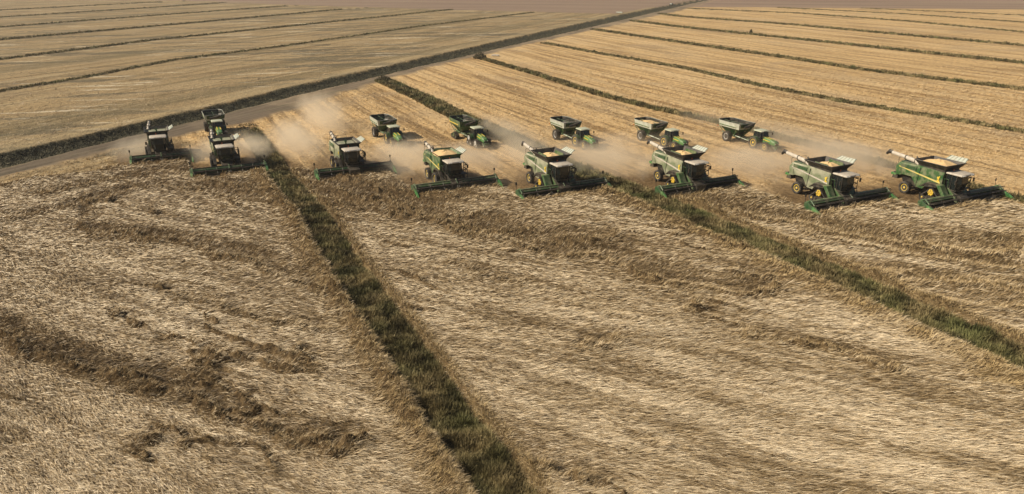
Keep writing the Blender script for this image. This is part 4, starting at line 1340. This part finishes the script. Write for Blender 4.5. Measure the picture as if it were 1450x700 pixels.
# ------------------------------------------------------------------ place the machines
CL = [
    dict(label='small dark combine farthest left, beside the dirt road', big=False, side='green_pale', grain=False),
    dict(label='dark combine against the wide levee, with a cart and tractor close behind it', big=False, side='green_pale', grain=False),
    dict(label='combine in heavy dust just right of the wide levee, third from left', big=False, side='green_pale', grain=False),
    dict(label='bright green combine with yellow stripe and grain heap, on wheels, in the centre', big=False, side='green', grain=True),
    dict(label='pale dusty combine cutting beside the second levee, fifth from left', big=True, side='green_pale', grain='low'),
    dict(label='pale green tracked combine directly in front of the grain-filled cart', big=True, side='green_pale', grain='low'),
    dict(label='pale combine on tracks, second from right, grey dust trailing behind', big=True, side='green_pale', grain='low'),
    dict(label='glossy green combine heaped with grain, farthest right of the row', big=True, side='green', grain=True),
]
for i, ((c0, c1, s), kw) in enumerate(zip(COMBINES, CL)):
    W = c1 - c0
    bc, bs = BODIES[i]
    STRETCH[0] = 1.24 if kw['big'] else 1.17
    r = combine(W=W, off=bc - (c0 + c1) / 2, hy=s - bs - 4.95, **kw)
    STRETCH[0] = 1.0
    put(r, bc, bs)

TOW = [  # tractor rear axle, near-side wheel contact in the field (x, y), then options
    ((-53.8, 130.9), dict(label='tractor half hidden behind the second combine from left', rim='green'), dict(label='pale-sided grain cart farthest left, seen head-on by the road', upper='cart_white')),
    ((-21.7, 126.2), dict(label='tractor in thick dust, second from left, right of the dust plume', rim='yellow'), dict(label='white-sided empty grain cart with the dust plume at its left', upper='cart_white')),
    ((-7.3, 125.2), dict(label='four-tracked tractor towing the all-green tracked cart', rim='silver', tracks=True), dict(label='all-green grain cart on rubber tracks', upper='green', tracks=True)),
    ((10.7, 124.1), dict(label='tractor with yellow wheels, fourth from left, above the fifth combine', rim='yellow'), dict(label='pale-sided empty cart with dark wheels, fourth from left', upper='cart_white')),
    ((25.6, 123.3), dict(label='tractor towing the only cart filled with grain', rim='yellow'), dict(label='grain cart filled with golden grain, behind the sixth combine', upper='cart_white', grain=True)),
    ((40.5, 122.8), dict(label='bright tractor with big yellow wheels, farthest right', rim='yellow', duals=False), dict(label='pale-sided cart farthest right, just left of the hazy levee', upper='cart_white')),
]
for (x, y), tk, ck in TOW:
    c, s = c_s(x, y)
    c += 1.30          # measured wheel is the right-hand one: the axle centre lies further to the left
    t = tractor(**tk); put(t, c, s)
    k = grain_cart(**ck); put(k, c, s - 6.2)

#TAIL#

# ------------------------------------------------------------------ small things far off
def shrub(x, y, r, h, label, n=900, green=.4):
    a = RNG.uniform(0, 6.28, n); q = RNG.random(n) ** .5 * r
    px, py = x + q * np.cos(a), y + q * np.sin(a)
    hh = h * (1 - (q / r) ** 2 * .7) * (1 + .3 * noise(px * 2, py * 2, 400))
    zz = RNG.random(n) * hh
    w = RNG.random(n)[:, None]
    tint = lerp_cols(RNG.random(n), [(.02, .02, .009), (.06, .052, .022), (.12, .10, .05)])
    o = blades('shrub', M_GRASS, px, py, zz, RNG.uniform(0, 6.28, n), np.radians(RNG.uniform(10, 85, n)), RNG.uniform(.3, .7, n) * h * .5,
               RNG.uniform(.08, .2, n) * max(1, r / 2), tint, label, 'shrub', bend=RNG.uniform(0, .3, n))
    del o['kind']
    return o


shrub(-10.6, 250.5, 2.2, 1.9, 'dark bushy shrub at the road end of the third levee, right of the road')
shrub(-34.0, 199.5, 2.0, 1.5, 'dark shrub at the road end of the second levee')
shrub(-50.6, 140.5, 2.0, .6, 'low dark weeds at the head of the wide levee, right of the head-on cart', 260)
shrub(107.3, 345.5, .7, 1.9, 'single upright bush poking out of a levee in the far right field', 500)

t = thing('pickup_truck', 'tiny dark pickup truck with a pale load, far away on the dirt road', 'pickup truck')
MB().loft([(-.92, .92, -2.6, 2.6, .45), (-.95, .95, -2.65, 2.65, .95), (-.92, .92, -2.6, 2.5, 1.10)]).build('body', 'black', t, bevel=.05)
cbp = MB().loft([(-.88, .88, -.4, 1.5, 1.08), (-.72, .72, -.2, .9, 1.82)]).build('cabin', 'glass', t, bevel=.04)
MB().box(-.72, .72, -.18, .88, 1.82, 1.88).build('cabin_roof', 'black', cbp, bevel=.02)
MB().loft([(-.8, .8, -2.45, -.6, 1.10), (-.6, .6, -2.2, -.9, 1.75)]).build('load', 'white', t, bevel=.06)
for sx in (-1, 1):
    for yy in (-1.7, 1.7):
        wheel(t, sx * .85, yy, .40, .26, rim='silver', side=sx)
t.location = (119.5, 584, .15); t.rotation_euler = (0, 0, -math.radians(24))

t = thing('irrigation_pipe', 'short white irrigation pipe lying where the left field meets the brown field', 'pipe')
MB().tube([(0, -1.9, .45), (0, 1.9, .45)], .42, 16).build('pipe', 'white', t, smooth=True)
MB().tube([(0, 1.9, .45), (0, 2.1, .45)], .52, 16).build('pipe_collar', 'beige', t, smooth=True)
t.location = (68.5, 495, 0); t.rotation_euler = (0, 0, math.radians(62))

t = thing('board', 'pale weathered board lying by the road near the shrub at the third levee', 'board')
MB().box(-1.3, 1.3, -.75, .75, .25, .35).build('plank', 'beige', t, bevel=.02)
MB().box(-1.1, -.95, -.7, .7, .02, .248).box(.95, 1.1, -.7, .7, .02, .248).build('batten', 'beige', t)
t.location = (-5.6, 257.5, .1); t.rotation_euler = (math.radians(6), 0, math.radians(-20))


# ------------------------------------------------------------------ dust thrown up behind the machines
def dust_material(name, dens, col, seed):
    m = bpy.data.materials.new(name); m.use_nodes = True
    nt = m.node_tree; nt.nodes.clear()
    out = nt.nodes.new('ShaderNodeOutputMaterial'); pv = nt.nodes.new('ShaderNodeVolumePrincipled')
    nt.links.new(pv.outputs[0], out.inputs['Volume'])
    pv.inputs['Color'].default_value = (*col, 1); pv.inputs['Anisotropy'].default_value = .25
    tc = nt.nodes.new('ShaderNodeTexCoord'); geo = nt.nodes.new('ShaderNodeNewGeometry')
    ln = nt.nodes.new('ShaderNodeVectorMath'); ln.operation = 'LENGTH'; nt.links.new(tc.outputs['Object'], ln.inputs[0])
    off = nt.nodes.new('ShaderNodeVectorMath'); off.operation = 'ADD'; nt.links.new(geo.outputs['Position'], off.inputs[0])
    off.inputs[1].default_value = (seed * 13.7, seed * 7.1, 0)
    n = noise_tex(nt, off.outputs[0], .30, 5, .65, 1.0)
    # billowing edge: the noise eats into an ellipsoid
    r = mth(nt, 'ADD', ln.outputs['Value'], mth(nt, 'MULTIPLY', mth(nt, 'SUBTRACT', n, .5), -1.7))
    f = ramp(nt, r, 1.0, .15)
    edge = ramp(nt, ln.outputs['Value'], 1.0, .8)
    nt.links.new(mth(nt, 'MULTIPLY', mth(nt, 'MULTIPLY', f, edge), dens), pv.inputs['Density'])
    return m


DUST = [  # c, s, z, half across, half along, half up, density, label
    (13.6, -124.5, 1.2, 3.2, 5.0, 3.0, .22, 'dust curling over the wide levee beside the second combine'),
    (-2.5, -133.0, 1.0, 4.5, 5.0, 2.2, .10, 'thin dust drifting behind the small combine farthest left'),
    (7.5, -126.0, 1.0, 4.0, 4.0, 2.2, .16, 'dust under the tractor behind the second combine'),
    (21.0, -126.0, 1.6, 4.2, 9.0, 3.2, .16, 'dense pale dust plume left of the third combine'),
    (29.0, -141.0, 2.4, 4.0, 9.0, 4.4, .11, 'tall dust plume rising behind the third combine'),
    (34.5, -107.5, 1.0, 6.5, 6.5, 2.4, .18, 'dust between the third and fourth combines'),
    (37.0, -117.0, .8, 5.0, 4.0, 1.5, .09, 'dust around the wheels of the second tractor'),
    (43.5, -104.0, 1.0, 5.0, 6.0, 2.2, .15, 'dust drifting behind the bright green combine'),
    (55.0, -114.0, 1.8, 3.2, 9.0, 2.8, .12, 'greyish dust over the levee behind the fifth combine'),
    (52.0, -101.0, 1.0, 3.5, 6.0, 2.6, .16, 'dust right behind the fifth combine'),
    (62.0, -93.5, 1.0, 6.5, 7.5, 2.2, .17, 'broad dust cloud behind the sixth combine'),
    (70.5, -105.0, .6, 5.0, 4.0, 1.5, .10, 'dust under the tractor of the grain-filled cart'),
    (79.0, -82.0, 1.0, 6.0, 6.0, 2.2, .17, 'dust cloud behind the seventh combine'),
    (84.0, -83.0, 1.0, 5.0, 6.0, 2.0, .13, 'dust trailing below the tractor farthest right'),
    (94.5, -77.0, 1.2, 5.5, 7.0, 2.6, .22, 'dust cloud behind the rightmost combine'),
    (98.5, -90.0, 1.2, 3.5, 11.0, 2.2, .12, 'greyish dust drifting along the hazy levee'),
    (62.0, -98.0, .8, 34.0, 9.0, 2.2, .035, 'thin low dust hanging behind the whole middle of the row'),
    (96.0, -84.0, .8, 14.0, 9.0, 2.2, .05, 'thin low dust behind the two rightmost combines'),
    (97.0, -112.0, 1.0, 5.0, 6.0, 1.8, .05, 'faint dust hanging right of the farthest right cart'),
]
for k, (c, s, z, a, b, h, dn, lab) in enumerate(DUST):
    o = None
    bm = bmesh.new(); bmesh.ops.create_icosphere(bm, subdivisions=3, radius=1.0)
    me = bpy.data.meshes.new('dust_cloud'); bm.to_mesh(me); bm.free()
    o = bpy.data.objects.new('dust_cloud', me); COL.objects.link(o)
    x, y = from_cs(c, s)
    o.location = (x, y, z); o.scale = (a * 1.3, b * 1.7, h * 1.1); o.rotation_euler = (0, 0, -math.radians(HEAD))
    me.materials.append(dust_material('dust', dn * 1.0, (.97, .88, .72), k + 1))
    o['kind'] = 'stuff'; o['label'] = lab; o['category'] = 'dust'; o['group'] = 'dust clouds around the machines'


# ------------------------------------------------------------------ the air over the fields
me = bpy.data.meshes.new('haze')
x0, x1, y0, y1, z0, z1 = -9500, 9500, -600, 9600, -4.0, 31.0
me.from_pydata([(x0, y0, z0), (x1, y0, z0), (x1, y1, z0), (x0, y1, z0), (x0, y0, z1), (x1, y0, z1), (x1, y1, z1), (x0, y1, z1)], [],
               [(3, 2, 1, 0), (4, 5, 6, 7), (0, 1, 5, 4), (1, 2, 6, 5), (2, 3, 7, 6), (3, 0, 4, 7)])
hz = bpy.data.objects.new('haze', me); COL.objects.link(hz)
hz['kind'] = 'stuff'; hz['label'] = 'faint dusty haze in the air over the fields'; hz['category'] = 'haze'
hm = bpy.data.materials.new('haze'); hm.use_nodes = True; hm.node_tree.nodes.clear()
_o = hm.node_tree.nodes.new('ShaderNodeOutputMaterial'); _p = hm.node_tree.nodes.new('ShaderNodeVolumePrincipled')
_p.inputs['Color'].default_value = (.86, .84, .80, 1); _p.inputs['Density'].default_value = .00017; _p.inputs['Anisotropy'].default_value = .2
hm.node_tree.links.new(_p.outputs[0], _o.inputs['Volume'])
me.materials.append(hm)
